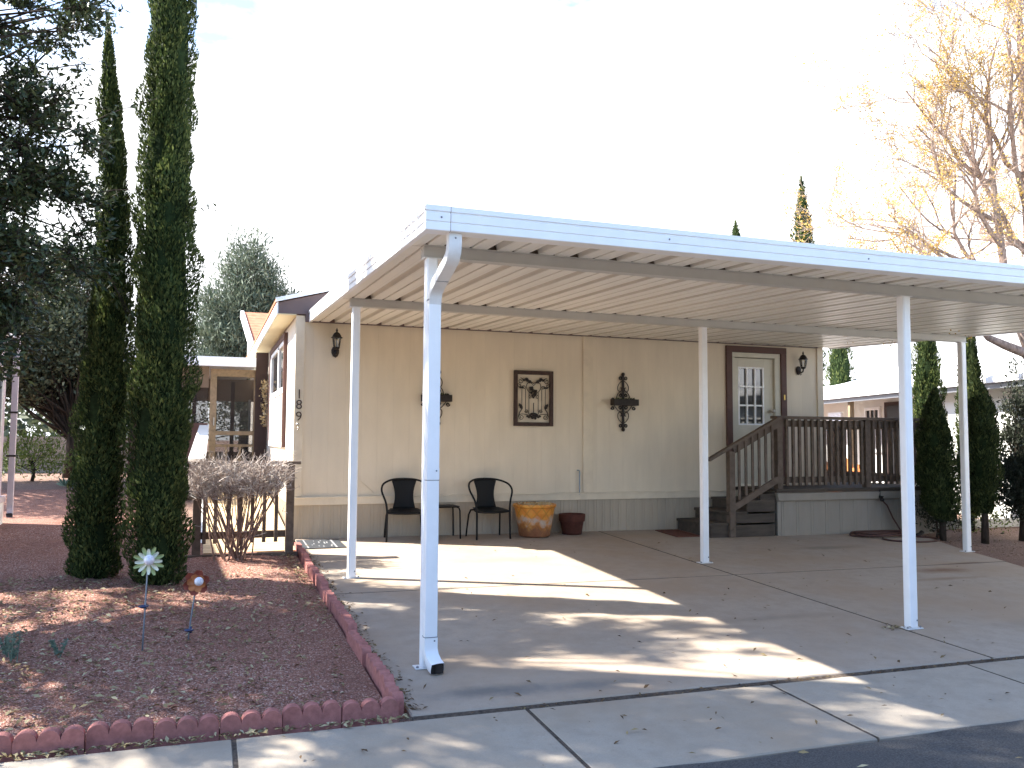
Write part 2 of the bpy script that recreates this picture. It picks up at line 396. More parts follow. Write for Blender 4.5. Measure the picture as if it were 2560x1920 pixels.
def leaves(name, P, D, L, W, mat, parent=None, Nrm=None, fold=.0):
    """many small rhombic leaves: P centres, D long directions, L lengths, W widths"""
    P = np.asarray(P, float); D = np.asarray(D, float); n = len(P)
    D = D/np.linalg.norm(D, axis=1, keepdims=True)
    if Nrm is None: Nrm = RNG.normal(size=(n, 3))
    S = np.cross(D, Nrm); S /= np.linalg.norm(S, axis=1, keepdims=True)+1e-9
    U = np.cross(S, D)
    L = np.broadcast_to(L, (n,))[:, None]; W = np.broadcast_to(W, (n,))[:, None]
    off = np.array(WORLD_LOC.get(parent.name, (0, 0, 0)) if parent else (0, 0, 0))
    V = np.empty((n, 4, 3))
    V[:, 0] = P-D*L*.5; V[:, 1] = P+S*W*.5+U*W*fold; V[:, 2] = P+D*L*.5; V[:, 3] = P-S*W*.5+U*W*fold
    V = (V-off).reshape(-1, 3)
    me = bpy.data.meshes.new(name)
    me.vertices.add(4*n); me.vertices.foreach_set('co', V.ravel())
    me.loops.add(4*n); me.loops.foreach_set('vertex_index', np.arange(4*n))
    me.polygons.add(n); me.polygons.foreach_set('loop_start', np.arange(n)*4); me.polygons.foreach_set('loop_total', np.full(n, 4))
    me.update(calc_edges=True); me.materials.append(mat)
    o = bpy.data.objects.new(name, me); COL.objects.link(o)
    if parent: o.parent = parent
    WORLD_LOC[o.name] = tuple(off)
    return o

# ------------------------------------------------------------------ world, sun, camera
W = bpy.data.worlds.new('World'); scene.world = W; W.use_nodes = True
nt = W.node_tree; nt.nodes.clear(); n = N(nt)
SUN = Vector((-.99, .425, 1.0)).normalized()
el = math.asin(SUN.z); az = math.atan2(SUN.x, SUN.y)
sky = n.n('ShaderNodeTexSky'); sky.sky_type = 'NISHITA'; sky.sun_disc = False
sky.sun_elevation = el; sky.sun_rotation = az; sky.altitude = 1200; sky.air_density = 1.; sky.dust_density = 1.2; sky.ozone_density = 1.
tc = n.n('ShaderNodeTexCoord'); mp = n.n('ShaderNodeMapping'); mp.inputs['Scale'].default_value = (1, 1, 2.6)
n.l(tc.outputs['Generated'], mp.inputs['Vector'])
cf = n.noise(mp.outputs[0], 3.1, 7, .6)
sep = n.n('ShaderNodeSeparateXYZ'); n.l(tc.outputs['Generated'], sep.inputs[0])
# thin bright overcast fills the sky ahead and low down, opening to blue overhead and behind
cov = n.math('ADD', cf, n.math('MULTIPLY', n.math('ADD', sep.outputs[1], n.math('MULTIPLY', sep.outputs[0], .30)), .46))
cov = n.math('SUBTRACT', cov, n.math('MULTIPLY', n.math('MAXIMUM', sep.outputs[2], 0.), .62))
for (dx_, dy_, dz_, w_, a_) in ((-.15, .92, .345, 55, .22), (.37, .82, .44, 140, .145), (.05, .89, .45, 50, .085)):
    dp = n.n('ShaderNodeVectorMath', operation='DOT_PRODUCT'); n.l(tc.outputs['Generated'], dp.inputs[0]); v_ = Vector((dx_, dy_, dz_)).normalized(); dp.inputs[1].default_value = tuple(v_)
    cov = n.math('SUBTRACT', cov, n.math('MULTIPLY', n.math('SUBTRACT', 1., n.math('MULTIPLY', n.math('SUBTRACT', 1., dp.outputs['Value']), w_*2), True), a_))
cm = n.ramp(cov, [(.47, (0, 0, 0)), (.60, (1, 1, 1))])
skyc = n.mix(1., sky.outputs[0], (.142, .143, .145), 'MULTIPLY')
clc = n.ramp(cf, [(.3, (.47, .49, .52)), (.7, (.60, .60, .61))])
col = n.mix(cm, skyc, clc)
bg = n.n('ShaderNodeBackground'); bg.inputs['Strength'].default_value = 1.0
n.l(col, bg.inputs['Color']); wo = n.n('ShaderNodeOutputWorld'); n.l(bg.outputs[0], wo.inputs[0])
sd = bpy.data.lights.new('sun', 'SUN'); sd.energy = 5.0; sd.angle = math.radians(.7); sd.color = (1, .945, .86)
so = bpy.data.objects.new('sun', sd); COL.objects.link(so); so.rotation_euler = SUN.to_track_quat('Z', 'Y').to_euler(); so.location = (-20, 10, 25)
vs = scene.view_settings; vs.view_transform = 'Standard'; vs.look = 'None'; vs.gamma = 1; vs.exposure = 2.02; vs.use_curve_mapping = False

cd = bpy.data.cameras.new('camera'); cam = bpy.data.objects.new('camera', cd); COL.objects.link(cam); scene.camera = cam
yaw, pitch, roll = .3458, .0659, .0061
F = Vector((math.sin(yaw)*math.cos(pitch), math.cos(yaw)*math.cos(pitch), math.sin(pitch)))
R = Vector((math.cos(yaw), -math.sin(yaw), 0)); U = R.cross(F)
R2 = R*math.cos(roll)+U*math.sin(roll); U2 = -R*math.sin(roll)+U*math.cos(roll)
from mathutils import Matrix
mw = Matrix((R2, U2, -F)).transposed().to_4x4(); mw.translation = (-1.030, -10.751, 1.240)
cam.matrix_world = mw
cd.sensor_fit = 'HORIZONTAL'; cd.sensor_width = 36; cd.lens = 2120.84/2560*36; cd.clip_start = .05; cd.clip_end = 2000
scene.cycles.max_bounces = 8; scene.cycles.diffuse_bounces = 4; scene.cycles.transparent_max_bounces = 16
try: scene.cycles.use_denoising = True
except Exception: pass

# ------------------------------------------------------------------ setting: ground, drive, walk, road
def sheet(name, xs, ys, zf, mat, kind='structure'):
    b = MB(); nx = len(xs)
    for y in ys:
        for x in xs: b.v.append((x, y, zf(x, y)))
    for j in range(len(ys)-1):
        for i in range(nx-1): b.f.append((j*nx+i, j*nx+i+1, (j+1)*nx+i+1, (j+1)*nx+i))
    return tag(b.build(name, mat, None, True), kind=kind)
def arange(a, b, s): return list(np.arange(a, b+1e-6, s))
sheet('ground', [-400, -120, -40, -20, -14]+arange(-12, 12, 1)+[14, 20, 40, 120, 400], [-400, -60, -14, -7.3]+arange(-7, 9, 1)+[14, 30, 80, 400],
      lambda x, y: g(x, y)-.02, M('dirt'))
nz = RNG.normal(size=(400, 400))
def gz(x, y):
    e = min(1, max(0, (-.10-x)/.25))*min(1, max(0, (y+6.15)/.3))
    return g(x, y)+.012+.02*e*(math.sin(x*3.1+y*1.7)*.5+math.sin(x*7.3-y*5.1)*.3)+.006*e*nz[int((x+20)*18) % 400, int((y+20)*18) % 400]+.012*e
sheet('gravel_bed', arange(-6.0, -.04, .055), arange(-6.18, 1.6, .055), gz, M('gravel'))
sheet('back_path', arange(-9, -1.2, .4), arange(1.6, 7.0, .4), lambda x, y: g(x, y)+.012, M('gravel'))

def slab(b, poly, t=.07, h=.015):      # bevelled-top slab following the fall of the lot
    n_ = len(poly); cx = sum(p[0] for p in poly)/n_; cy = sum(p[1] for p in poly)/n_
    def ins(p, d):
        dx, dy = cx-p[0], cy-p[1]; return (p[0]+d*(1 if dx > 0 else -1), p[1]+d*(1 if dy > 0 else -1))
    lo = [(x, y, g(x, y)-t) for x, y in poly]; mi = [(x, y, g(x, y)+h-.007) for x, y in poly]
    hi = [(*ins(p, .007), g(*p)+h) for p in poly]
    vs_ = lo+mi+hi; fs = [tuple(range(2*n_, 3*n_))]
    for k in range(2):
        for i in range(n_): fs.append((k*n_+i, k*n_+(i+1) % n_, (k+1)*n_+(i+1) % n_, (k+1)*n_+i))
    b.add(vs_, fs)
b = MB(); G2 = .0105
def quad(x0, x1, y0, y1): slab(b, [(x0+G2, y0+G2), (x1-G2, y0+G2), (x1-G2, y1-G2), (x0+G2, y1-G2)])
quad(.025, 4.13, -6.27, -3.21); quad(.025, 4.13, -3.21, .02)
slab(b, [(4.13+G2, -6.27+G2), (6.85, -6.27+G2), (7.88-G2, -3.21-G2), (4.13+G2, -3.21-G2)])
slab(b, [(4.13+G2, -3.21+G2), (7.9, -3.21+G2), (8.12, -2.45), (8.72, -1.0), (8.9, .02), (4.13+G2, .02)])
tag(b.build('driveway', M('concrete')), kind='structure')
b = MB()
for x0, x1 in ((-12, -7.2), (-7.2, -5.6), (-5.6, -4.0), (-4.0, -2.43), (-2.43, -.86), (-.86, .66), (.66, 2.24), (2.24, 3.82), (3.82, 5.4), (5.4, 7), (7, 8.6), (8.6, 12)):
    slab(b, [(x0+.008, -7.22), (x1-.008, -7.22), (x1-.008, -6.335), (x0+.008, -6.335)])
tag(b.build('sidewalk', M('walk')), kind='structure')
def ry(x): return -7.235+.018*math.sin(x*2.3)+.012*math.sin(x*7.1+1)
b = MB()
for (x0, x1, y0, y1) in ((4.1195, 4.1405, -6.26, .0), (.03, 7.9, -3.2205, -3.1995))+tuple((q-.010, q+.010, -7.215, -6.34) for q in (-4., -2.43, -.86, .66, 2.24, 3.82, 5.4, 7.)): b.add([(x, y, g(x, y)+.0128) for x, y in ((x0, y0), (x1, y0), (x1, y1), (x0, y1))], [(0, 1, 2, 3)])
b.add([(x, y, g(x, y)+.0075) for x, y in ((.03, -6.34), (8, -6.34), (8, -6.262), (.03, -6.262))], [(0, 1, 2, 3)])
tag(b.build('driveway_joint', M('darkdirt')), kind='structure')
xs = arange(-12, 12, .12); b = MB()
for x in xs: b.v += [(x, ry(x), g(x, -7.3)+.016), (x, ry(x)-.03, g(x, -7.3)+.022), (x, -14, g(x, -7.3)-.02)]
for i in range(len(xs)-1):
    for k in range(2): b.f.append((i*3+k+1, i*3+k+4, i*3+k+3, i*3+k))
tag(b.build('road', M('asphalt'), None, True), kind='structure')
tag(MB().box(-40, -12, -14, -7.3, -.4, -.18).box(12, 40, -14, -7.3, -.5, -.36).build('road', M('asphalt')), kind='structure')

# scalloped edging blocks: each block is one thing
ORD = ['first', 'second', 'third', 'fourth', 'fifth', 'sixth', 'seventh', 'eighth', 'ninth', 'tenth', 'eleventh', 'twelfth', 'thirteenth', 'fourteenth', 'fifteenth', 'sixteenth', 'seventeenth', 'eighteenth', 'nineteenth', 'twentieth']
def edging_mesh():
    w = .294; pts = [(0, -.05)]; h = .042
    for k in range(3):
        c = (k+.5)*w/3
        for i in range(13):
            t = PI-PI*i/12; pts.append((c+math.cos(t)*w/6*.985, h+math.sin(t)*.046))
    pts.append((w, -.05))
    return MB().prism(pts, 'y', -.03, .03)
blk0 = edging_mesh().build('edging_block', M('kerb'), bevel=.005)
first = True
for i in range(7):
    o = blk0 if first else blk0.copy()
    if not first: COL.objects.link(o)
    first = False
    x = -.03-.2975*(i+1); y = -6.235+.012*math.sin(i*2.1)+(.0 if i else -.0)
    o.location = (x, y, g(x, y)+.02+.005*math.sin(i*1.7)); o.rotation_euler = (0, 0, .02*math.sin(i*3.3))
    tag(o, f'red scalloped edging block beside the sidewalk, {ORD[i]} block from the driveway corner', 'edging block', 'scalloped edging blocks around the gravel bed')
for i in range(18):
    o = blk0.copy(); COL.objects.link(o)
    y = -6.20+.3*i; x = -.012+.012*math.sin(i*1.3)-.01
    o.location = (x, y, g(x, y)+.022+.008*math.sin(i*2.7)); o.rotation_euler = (.02*math.sin(i), .0, PI/2+.025*math.sin(i*2.2))
    tag(o, f'red scalloped edging block beside the driveway, {ORD[i]} block back from the sidewalk corner', 'edging block', 'scalloped edging blocks around the gravel bed')

# leaf litter and loose stones: uncountable
def litter(name, n_, fx, fy, mat, L=(.025, .06), lift=.012, kind='stuff', ratio=.36):
    X = fx(n_); Y = fy(n_, X); n2 = len(X)
    Z = np.array([g(x, y) for x, y in zip(X, Y)])+lift+RNG.uniform(0, .014, n2)
    th = RNG.uniform(0, 2*PI, n2); D = np.stack([np.cos(th), np.sin(th), RNG.normal(0, .25, n2)], 1)
    Nn = np.stack([RNG.normal(0, .35, n2), RNG.normal(0, .35, n2), np.ones(n2)], 1)
    Ls = RNG.uniform(*L, n2)
    return tag(leaves(name, np.stack([X, Y, Z], 1), D, Ls, Ls*RNG.uniform(ratio*.7, ratio*1.3, n2), mat, None, Nn, .25), kind=kind)
u = RNG.uniform
litter('leaf_litter', 3300, lambda k: -.15-u(0, 1, k)**.75*3.3, lambda k, X: u(-6.1, -2.0, k), M('litter'), (.022, .062), .036)
litter('brown_leaves', 3000, lambda k: -.15-u(0, 1, k)**.6*3.4, lambda k, X: u(-6.1, -2.2, k), M('litterdark'), (.015, .045), .032)
litter('leaf_litter', 520, lambda k: u(-2.7, .0, k), lambda k, X: -6.29-np.abs(RNG.normal(0, .028, k)), M('litter'), (.02, .055), .02)
litter('leaf_litter', 420, lambda k: .02+np.abs(RNG.normal(0, .055, k)), lambda k, X: u(-6.2, -1.2, k), M('litterdark'), (.02, .05), .018)
litter('leaf_litter', 330, lambda k: -.09-np.abs(RNG.normal(0, .10, k)), lambda k, X: u(-4.2, -1.0, k), M('litter'), (.02, .055), .035)
litter('fallen_leaves', 150, lambda k: u(.1, 7.2, k), lambda k, X: -6.2+u(0, 1, k)**1.6*5.6, M('litterdark'), (.025, .055), .019)
litter('fallen_leaves', 70, lambda k: u(-2.5, 5.5, k), lambda k, X: u(-7.2, -6.34, k), M('litterdark'), (.02, .05), .019)
litter('fallen_leaves', 46, lambda k: u(-.5, 6, k), lambda k, X: u(-8.4, -7.3, k), M('litter'), (.03, .06), .03)
litter('leaf_litter', 260, lambda k: .6+u(0, 4.5, k), lambda k, X: -6.303+RNG.normal(0, .012, k), M('litterdark'), (.012, .035), .004)
litter('leaf_litter', 120, lambda k: 4.13+RNG.normal(0, .012, k), lambda k, X: u(-6.3, -.8, k), M('litterdark'), (.012, .03), .006)
litter('fallen_leaves', 26, lambda k: 4.05+RNG.normal(0, .07, k), lambda k, X: -5.44+RNG.normal(0, .035, k), M('litter'), (.03, .06), .02)
litter('leaf_litter', 900, lambda k: u(8.3, 11.5, k), lambda k, X: u(-3.6, .5, k), M('litterdark'), (.02, .05), .0)
n_ = 9000                                       # loose stones as squashed octahedra
X = -.06-u(0, 1, n_)**.8*3.4; Y = -6.17+u(0, 1, n_)**1.5*5.2; S = u(.003, .0085, n_)*(1+.5*(u(0, 1, n_) > .95))
Z = np.array([gz(x, y) for x, y in zip(X, Y)])+S*.3
dirs = np.array([(1, 0, 0), (0, 1, 0), (-1, 0, 0), (0, -1, 0), (0, 0, .7), (0, 0, -.7)], float)
th = u(0, 2*PI, n_); ct, st = np.cos(th), np.sin(th)
V = np.empty((n_, 6, 3)); sc = u(.7, 1.3, (n_, 6))
V[..., 0] = (dirs[None, :, 0]*ct[:, None]-dirs[None, :, 1]*st[:, None])*S[:, None]*sc+X[:, None]
V[..., 1] = (dirs[None, :, 0]*st[:, None]+dirs[None, :, 1]*ct[:, None])*S[:, None]*sc+Y[:, None]
V[..., 2] = dirs[None, :, 2]*S[:, None]*sc+Z[:, None]
tri = np.array([(0, 1, 4), (1, 2, 4), (2, 3, 4), (3, 0, 4)])
me = bpy.data.meshes.new('loose_stones'); me.vertices.add(n_*6); me.vertices.foreach_set('co', V.ravel())
idx = (tri[None]+np.arange(n_)[:, None, None]*6).ravel(); me.loops.add(len(idx)); me.loops.foreach_set('vertex_index', idx)
me.polygons.add(n_*4); me.polygons.foreach_set('loop_start', np.arange(n_*4)*3); me.polygons.foreach_set('loop_total', np.full(n_*4, 3)); me.update(calc_edges=True)
me.materials.append(M('stone')); o = bpy.data.objects.new('loose_stones', me); COL.objects.link(o); tag(o, kind='stuff')

# ------------------------------------------------------------------ the mobile home
home = thing('mobile_home', 'long beige mobile home with brown trimmed door facing the carport', 'house', (4, 5, 0))
HX = 7.965
# end wall facing the carport, opening left for the door
b = MB(); b.box(0.10, 6.335, 0, .12, .52, 2.78).box(7.18, HX-.10, 0, .12, .52, 2.78).box(6.335, 7.18, 0, .12, 2.565, 2.78)
b.build('wall', M('wall'), home)
tag(MB().box(0, .12, .1, 11.8, .52, 2.78).build('wall', M('sidewall'), home))
MB().box(HX-.12, HX, .1, 11.8, .52, 2.78).build('wall', M('sidewall'), home)
MB().box(.12, HX-.12, 11.68, 11.8, .52, 2.78).build('wall', M('wall'), home)
MB().box(.12, HX-.12, .14, 11.6, .42, .5).build('floor', M('darkwood'), home)
MB().box(-.012, .10, -.022, .10, .53, 2.77).build('corner_trim', M('trim'), home, bevel=.004); MB().box(HX-.10, HX+.012, -.022, .10, .53, 2.77).build('corner_trim', M('trim'), home, bevel=.004)
b = MB(); b.box(3.89, 4.04, -.018, .0, .53, 2.72); b.build('seam_batten', M('trim'), home, bevel=.003)
b = MB(); b.box(-.02, HX+.02, -.035, .0, .425, .522).box(-.02, HX+.02, -.045, 0., .508, .525).box(-.035, 0, 0, 11.8, .425, .522); b.build('belt_trim', M('trim'), home, bevel=.003)
def ribbed(x0, x1, y, zf, z1, out=-1, period=.125, axis='x'):
    b = MB(); pts = []; x = x0; k = 0
    for i in range(int((x1-x0)/period)+1):
        a = x0+i*period
        for dx, d in ((0, 0), (.058, 0), (.062, .006), (.080, .006), (.083, .002), (.098, .002), (.101, .006), (.120, .006)):
            if a+dx <= x1: pts.append((a+dx, d))
    pts.append((x1, 0))
    for (px, d) in pts:
        yy = y+out*d
        q = (px, yy) if axis == 'x' else (yy, px)
        b.v += [(q[0], q[1], zf(*q)), (q[0], q[1], z1)]
    for i in range(len(pts)-1): b.f.append((2*i, 2*i+2, 2*i+3, 2*i+1))
    return b
ribbed(-.0, HX, 0, lambda x, y: g(x, y)-.05, .43).build('skirting', M('skirt'), home)
ribbed(0, 11.8, 0, lambda x, y: g(x, y)-.05, .43, -1, .125, 'y').build('skirting', M('skirt'), home)
ribbed(0, 11.8, HX, lambda x, y: g(x, y)-.05, .43, 1, .125, 'y').build('skirting', M('skirt'), home)
# gable end and roof
RX, RZ0, RS = -.23, 2.93, .27
def rz(x): return RZ0+RS*(min(x, HX+.0-x+.0)-RX) if x < 4 else RZ0+RS*(HX-RX-x+RX-RX)
RIDGE = RZ0+RS*(3.98-RX)
b = MB(); b.prism([(RX, 2.78), (.10, 2.78), (.10, 2.69), (HX-.1, 2.69), (HX-.1, 2.78), (HX-RX, 2.78), (HX-RX, RZ0-.02), (3.98, RIDGE-.02), (RX, RZ0-.02)], 'y', -.055, -.001); b.build('gable', M('gable'), home)
b = MB()
for sgn in (1, -1):
    xo = RX-.035 if sgn == 1 else HX-RX+.035; xi = 3.98
    zo = RZ0-.012; zi = RIDGE
    b.hexa([(xo, -.09, zo), (xi, -.09, zi), (xi, 11.9, zi), (xo, 11.9, zo), (xo, -.09, zo+.035), (xi, -.09, zi+.035), (xi, 11.9, zi+.035), (xo, 11.9, zo+.035)] if sgn == 1 else
           [(xi, -.09, zi), (xo, -.09, zo), (xo, 11.9, zo), (xi, 11.9, zi), (xi, -.09, zi+.035), (xo, -.09, zo+.035), (xo, 11.9, zo+.035), (xi, 11.9, zi+.035)])
roof = b.build('roof', M('shingle'), home)
b = MB()
for sgn in (1, -1):
    xo = RX-.037 if sgn == 1 else HX-RX+.037
    b.hexa([(xo, -.105, RZ0-.02), (3.98, -.105, RIDGE-.008), (3.98, -.088, RIDGE-.008), (xo, -.088, RZ0-.02), (xo, -.105, RZ0+.03), (3.98, -.105, RIDGE+.04), (3.98, -.088, RIDGE+.04), (xo, -.088, RZ0+.03)])
b.build('drip_edge', M('white'), roof)
for sx, x0, x1 in ((0, RX-.02, RX), (1, HX-RX, HX-RX+.02)): MB().box(x0, x1, -.05, 11.9, 2.775, RZ0-.01).build('fascia', M('white'), home)
MB().box(RX, -.012, -.05, 11.9, 2.765, 2.777).build('soffit', M('soffit'), home); MB().box(HX+.012, HX-RX, -.05, 11.9, 2.765, 2.777).build('soffit', M('soffit'), home)
# cross-gable addition with tile-coloured roof behind
b = MB(); b.hexa([(-.10, 7.2, 2.98), (2.2, 7.2, 2.98), (2.2, 9.2, 4.02), (-.27, 9.2, 4.02), (-.10, 7.2, 3.04), (2.2, 7.2, 3.04), (2.2, 9.2, 4.09), (-.27, 9.2, 4.09)])
ar = b.build('roof', M('shingle'), home)
b = MB(); b.bar((-.16, 7.15, 2.98), (-.33, 9.2, 4.04), .07, .16); b.build('bargeboard', M('white'), ar)
b = MB(); b.hexa([(-.07, 7.3, 2.72), (2.2, 7.3, 2.72), (2.2, 9.1, 2.72), (-.2, 9.1, 2.72), (-.07, 7.3, 3.0), (2.2, 7.3, 3.0), (2.2, 9.1, 3.95), (-.2, 9.1, 3.95)]); b.build('wall', M('paintwhite'), home)
# door, casing and frame
fr = MB().box(6.215, 6.315, -.035, .0, .60, 2.57).box(7.185, 7.285, -.035, .0, .60, 2.57).box(6.215, 7.285, -.037, .0, 2.57, 2.665).build('door_frame', M('brown'), home, bevel=.004)
MB().box(6.315, 6.375, -.012, .12, .60, 2.5).box(7.085, 7.185, -.012, .12, .60, 2.5).box(6.315, 7.185, -.014, .12, 2.5, 2.57).build('door_casing', M('doorw'), home, bevel=.004)
door = MB()
door.box(6.375, 6.455, .03, .07, .62, 2.49).box(6.915, 7.085, .03, .07, .62, 2.49).box(6.455, 6.915, .03, .07, 2.36, 2.49).box(6.455, 6.915, .03, .07, .62, 1.485)
door = door.build('door', M('doorw'), home, bevel=.003)
b = MB(); b.box(6.455, 6.915, .058, .064, 1.485, 2.36); b.build('pane', M('glass'), door)
b = MB()
for k in range(4):
    x = 6.467+k*(.436/3); b.box(x-.011, x+.011, .028, .056, 1.485, 2.36)
for k in range(4):
    z = 1.497+k*(.851/3); b.box(6.455, 6.915, .030, .054, z-.012, z+.012)
b.build('muntin', M('white'), door)
b = MB(); b.tube([(7.03, .03, 1.70), (7.03, -.01, 1.70)], .018, 10); b.ball((7.03, -.03, 1.70), .032, 12); b.build('handle', M('metal'), door, True)
MB().box(6.3, 7.2, -.03, .1, .575, .62).build('threshold', M('metal'), home)
b = MB(); b.box(7.222, 7.245, -.047, -.035, 1.87, 1.95); b.build('doorbell', M('brass'), home, bevel=.003)
# window on the side wall: white sash, brown outer trim
wn = MB().box(-.05, 0, 1.22, 1.30, 1.12, 2.70).box(-.05, 0, 3.95, 4.03, 1.12, 2.70).box(-.05, 0, 1.30, 3.95, 2.62, 2.70).build('window', M('brown'), home)
MB().box(-.042, 0, 1.30, 3.95, 1.12, 1.19).build('sill', M('white'), wn, bevel=.003)
b = MB(); b.box(-.035, 0, 1.30, 1.42, 1.19, 2.62).box(-.035, 0, 3.83, 3.95, 1.19, 2.62).box(-.035, 0, 2.28, 2.42, 1.92, 2.62).box(-.036, 0, 1.42, 3.83, 1.88, 1.96).box(-.035, 0, 1.42, 3.83, 2.56, 2.62); b.build('sash', M('white'), wn)
b = MB()
for k in range(22): b.hexa([(-.012, 1.43, 1.2+k*.031), (-.004, 1.43, 1.2+k*.031), (-.004, 3.82, 1.2+k*.031), (-.012, 3.82, 1.2+k*.031), (-.026, 1.43, 1.222+k*.031), (-.020, 1.43, 1.226+k*.031), (-.020, 3.82, 1.226+k*.031), (-.026, 3.82, 1.222+k*.031)])
b.build('louvre', M('blind'), wn)
MB().box(-.014, -.004, 1.42, 2.28, 1.96, 2.56).box(-.014, -.004, 2.42, 3.83, 1.96, 2.56).build('pane', M('glass'), wn)
# house number 1 8 9 down the corner board
for ch, z in (('1', 1.735), ('8', 1.605), ('9', 1.46)):
    cu = bpy.data.curves.new('house_number', 'FONT'); cu.body = ch; cu.size = .165; cu.extrude = .004; cu.align_x = 'CENTER'; cu.offset = -.0012
    to = bpy.data.objects.new('tmp', cu); COL.objects.link(to); bpy.context.view_layer.update()
    me = bpy.data.meshes.new_from_object(to.evaluated_get(bpy.context.evaluated_depsgraph_get())); bpy.data.objects.remove(to)
    o = bpy.data.objects.new('house_number', me); COL.objects.link(o); me.materials.clear(); me.materials.append(M('ironbrown'))
    o.parent = home; o.location = (.045-4, -.028-5, z); o.rotation_euler = (PI/2, 0, 0); WORLD_LOC[o.name] = (4, 5, 0)
    o['label'] = f'dark metal house number {ch} on the corner board'
b = MB(); b.tube([(.035, -.022, 1.425), (.035, -.05, 1.42), (.035, -.055, 1.40)], .006, 6); b.ball((.03, -.055, 1.415), .02, 8); b.ball((.04, -.05, 1.375), .013, 8); b.ball((.036, -.05, 1.35), .01, 8)
b.build('hook', M('metal'), home, True)
b = MB(); b.tube([(3.83, -.03, .50), (3.83, -.03, .81)], .009, 7); b.tube([(3.83, -.03, .81), (3.83, -.012, .83), (3.80, -.008, .83)], .009, 7); b.build('conduit', M('stake'), home)
b = MB(); b.tube([(.69, -.008, 1.05), (.70, -.008, .83), (.78, -.008, .75), (.93, -.008, .62), (.99, -.012, .56)], .004, 5); b.build('cable', M('trim'), home)

# dried flower swag at the back of the side wall
P = np.stack([RNG.normal(-.06, .035, 420), RNG.normal(4.75, .10, 420), RNG.uniform(1.45, 2.25, 420)], 1); P[:, 1] += .15*np.sin((P[:, 2]-1.2)*3)
sw = thing('dried_flower_swag', 'dried tan flower swag hanging on the sunlit side wall near the porch', 'flower swag', (-.03, 4.75, 1.4))
leaves('foliage', P, RNG.normal(size=(420, 3)), RNG.uniform(.03, .08, 420), RNG.uniform(.015, .04, 420), M('dried'), sw)
MB().tube([(-.03, 4.72, 1.45), (-.035, 4.8, 1.9), (-.03, 4.75, 2.25)], .012, 6).build('stem', M('stem'), sw)

# ------------------------------------------------------------------ carport
cp = thing('carport', 'white metal carport on square posts over the concrete driveway', 'carport', (4, -3, 0))
XL, XR, YG = .136, 8.13, -6.03
def rb(y): return 2.700+.038*y
# pan roof: flat pans with raised ribs, seen from below
prof = []; per = .2955; x = XL+.01+.03
prof.append((XL+.01, 0.))
while x+per < XR:
    for dx, dz in ((.086, 0), (.090, .016), (.103, .016), (.107, 0), (.210, 0), (.246, .042), (.253, .047), (.267, .047), (.275, .042), (.281, 0)): prof.append((x+dx, dz))
    x += per
prof.append((XR-.01, 0.))
b = MB()
for y in (YG+.01, -.0575):
    for px, dz in prof: b.v.append((px, y, rb(y)+dz))
k = len(prof)
for i in range(k-1): b.f.append((i, i+k, i+k+1, i+1))
o0 = len(b.v); b.v += [(XL+.01, YG+.01, rb(YG)+.090), (XR-.01, YG+.01, rb(YG)+.090), (XR-.01, -.0575, rb(0)+.090), (XL+.01, -.0575, rb(0)+.090)]; b.f.append((o0, o0+1, o0+2, o0+3))
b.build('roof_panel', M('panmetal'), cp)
# end closure strip above the wall
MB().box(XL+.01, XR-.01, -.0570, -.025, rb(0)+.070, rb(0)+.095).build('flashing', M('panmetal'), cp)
def fascia_profile(h):   # outward offset, height
    return [(0, 0), (.030, 0), (.034, .004), (.034, .042), (.029, .046), (.029, .050), (.036, .055), (.036, .098), (.030, .103), (.030, .107), (.040, .112), (.040, h), (.018, h), (.018, h-.02), (0, h-.02)]
zG = 2.456
gb = MB(); pr = fascia_profile(.142); gb.prism([(YG-o_+.03, zG+z) for o_, z in pr], 'x', XL+.012, XR-.012)
gb.box(XL+.012, XR-.012, YG+.0305, YG+.125, zG+.004, zG+.016)
gut = gb.build('gutter', M('white'), cp)
for (x0, x1) in ((XL-.002, XL+.145), (XR-.145, XR+.002)): MB().prism([(YG-o_*1.0+.028, zG-.003+z*1.03) for o_, z in pr], 'x', x0, x1).build('gutter_corner', M('white'), cp)
MB().prism([(YG-o_*1.0+.0275, zG-.003+z*1.03) for o_, z in pr], 'x', XL+.1455, XL+.1475).build('seam', M('rust'), gut)
for x in (XL+.09, XL+1.6, XL+3.2, 4.9, 6.5, 7.9): MB().ball((x, YG-.010, zG+.075), .006, 6).build('screw', M('screw'), gut)
def side_fascia(xa, sgn):
    b = MB(); n_ = len(pr); ends = []
    for y in (YG+.002, -.03):
        zb = 2.456+.0385*(y-YG)
        ends.append([(xa+sgn*(o_-.02), y, zb+z) for o_, z in pr])
    vs_ = ends[0]+ends[1]; fs = [tuple(range(n_)), tuple(range(2*n_-1, n_-1, -1))]+[(i, (i+1) % n_, (i+1) % n_+n_, i+n_) for i in range(n_)]
    return b.add(vs_, fs)
side_fascia(XL+.018, -1).build('fascia', M('white'), cp); side_fascia(XR-.018, 1).build('fascia', M('white'), cp)
for yb_, z0 in ((-5.458, 2.412), (-2.534, 2.523)):
    b = MB(); z1 = rb(yb_)-.001
    b.box(XL+.12, XR-.04, yb_-.034, yb_+.034, z0+.006, z1-.008).box(XL+.121, XR-.041, yb_-.044, yb_+.044, z1-.008, z1).box(XL+.121, XR-.041, yb_-.040, yb_+.040, z0, z0+.006)
    b.build('beam', M('beam'), cp, bevel=.004)
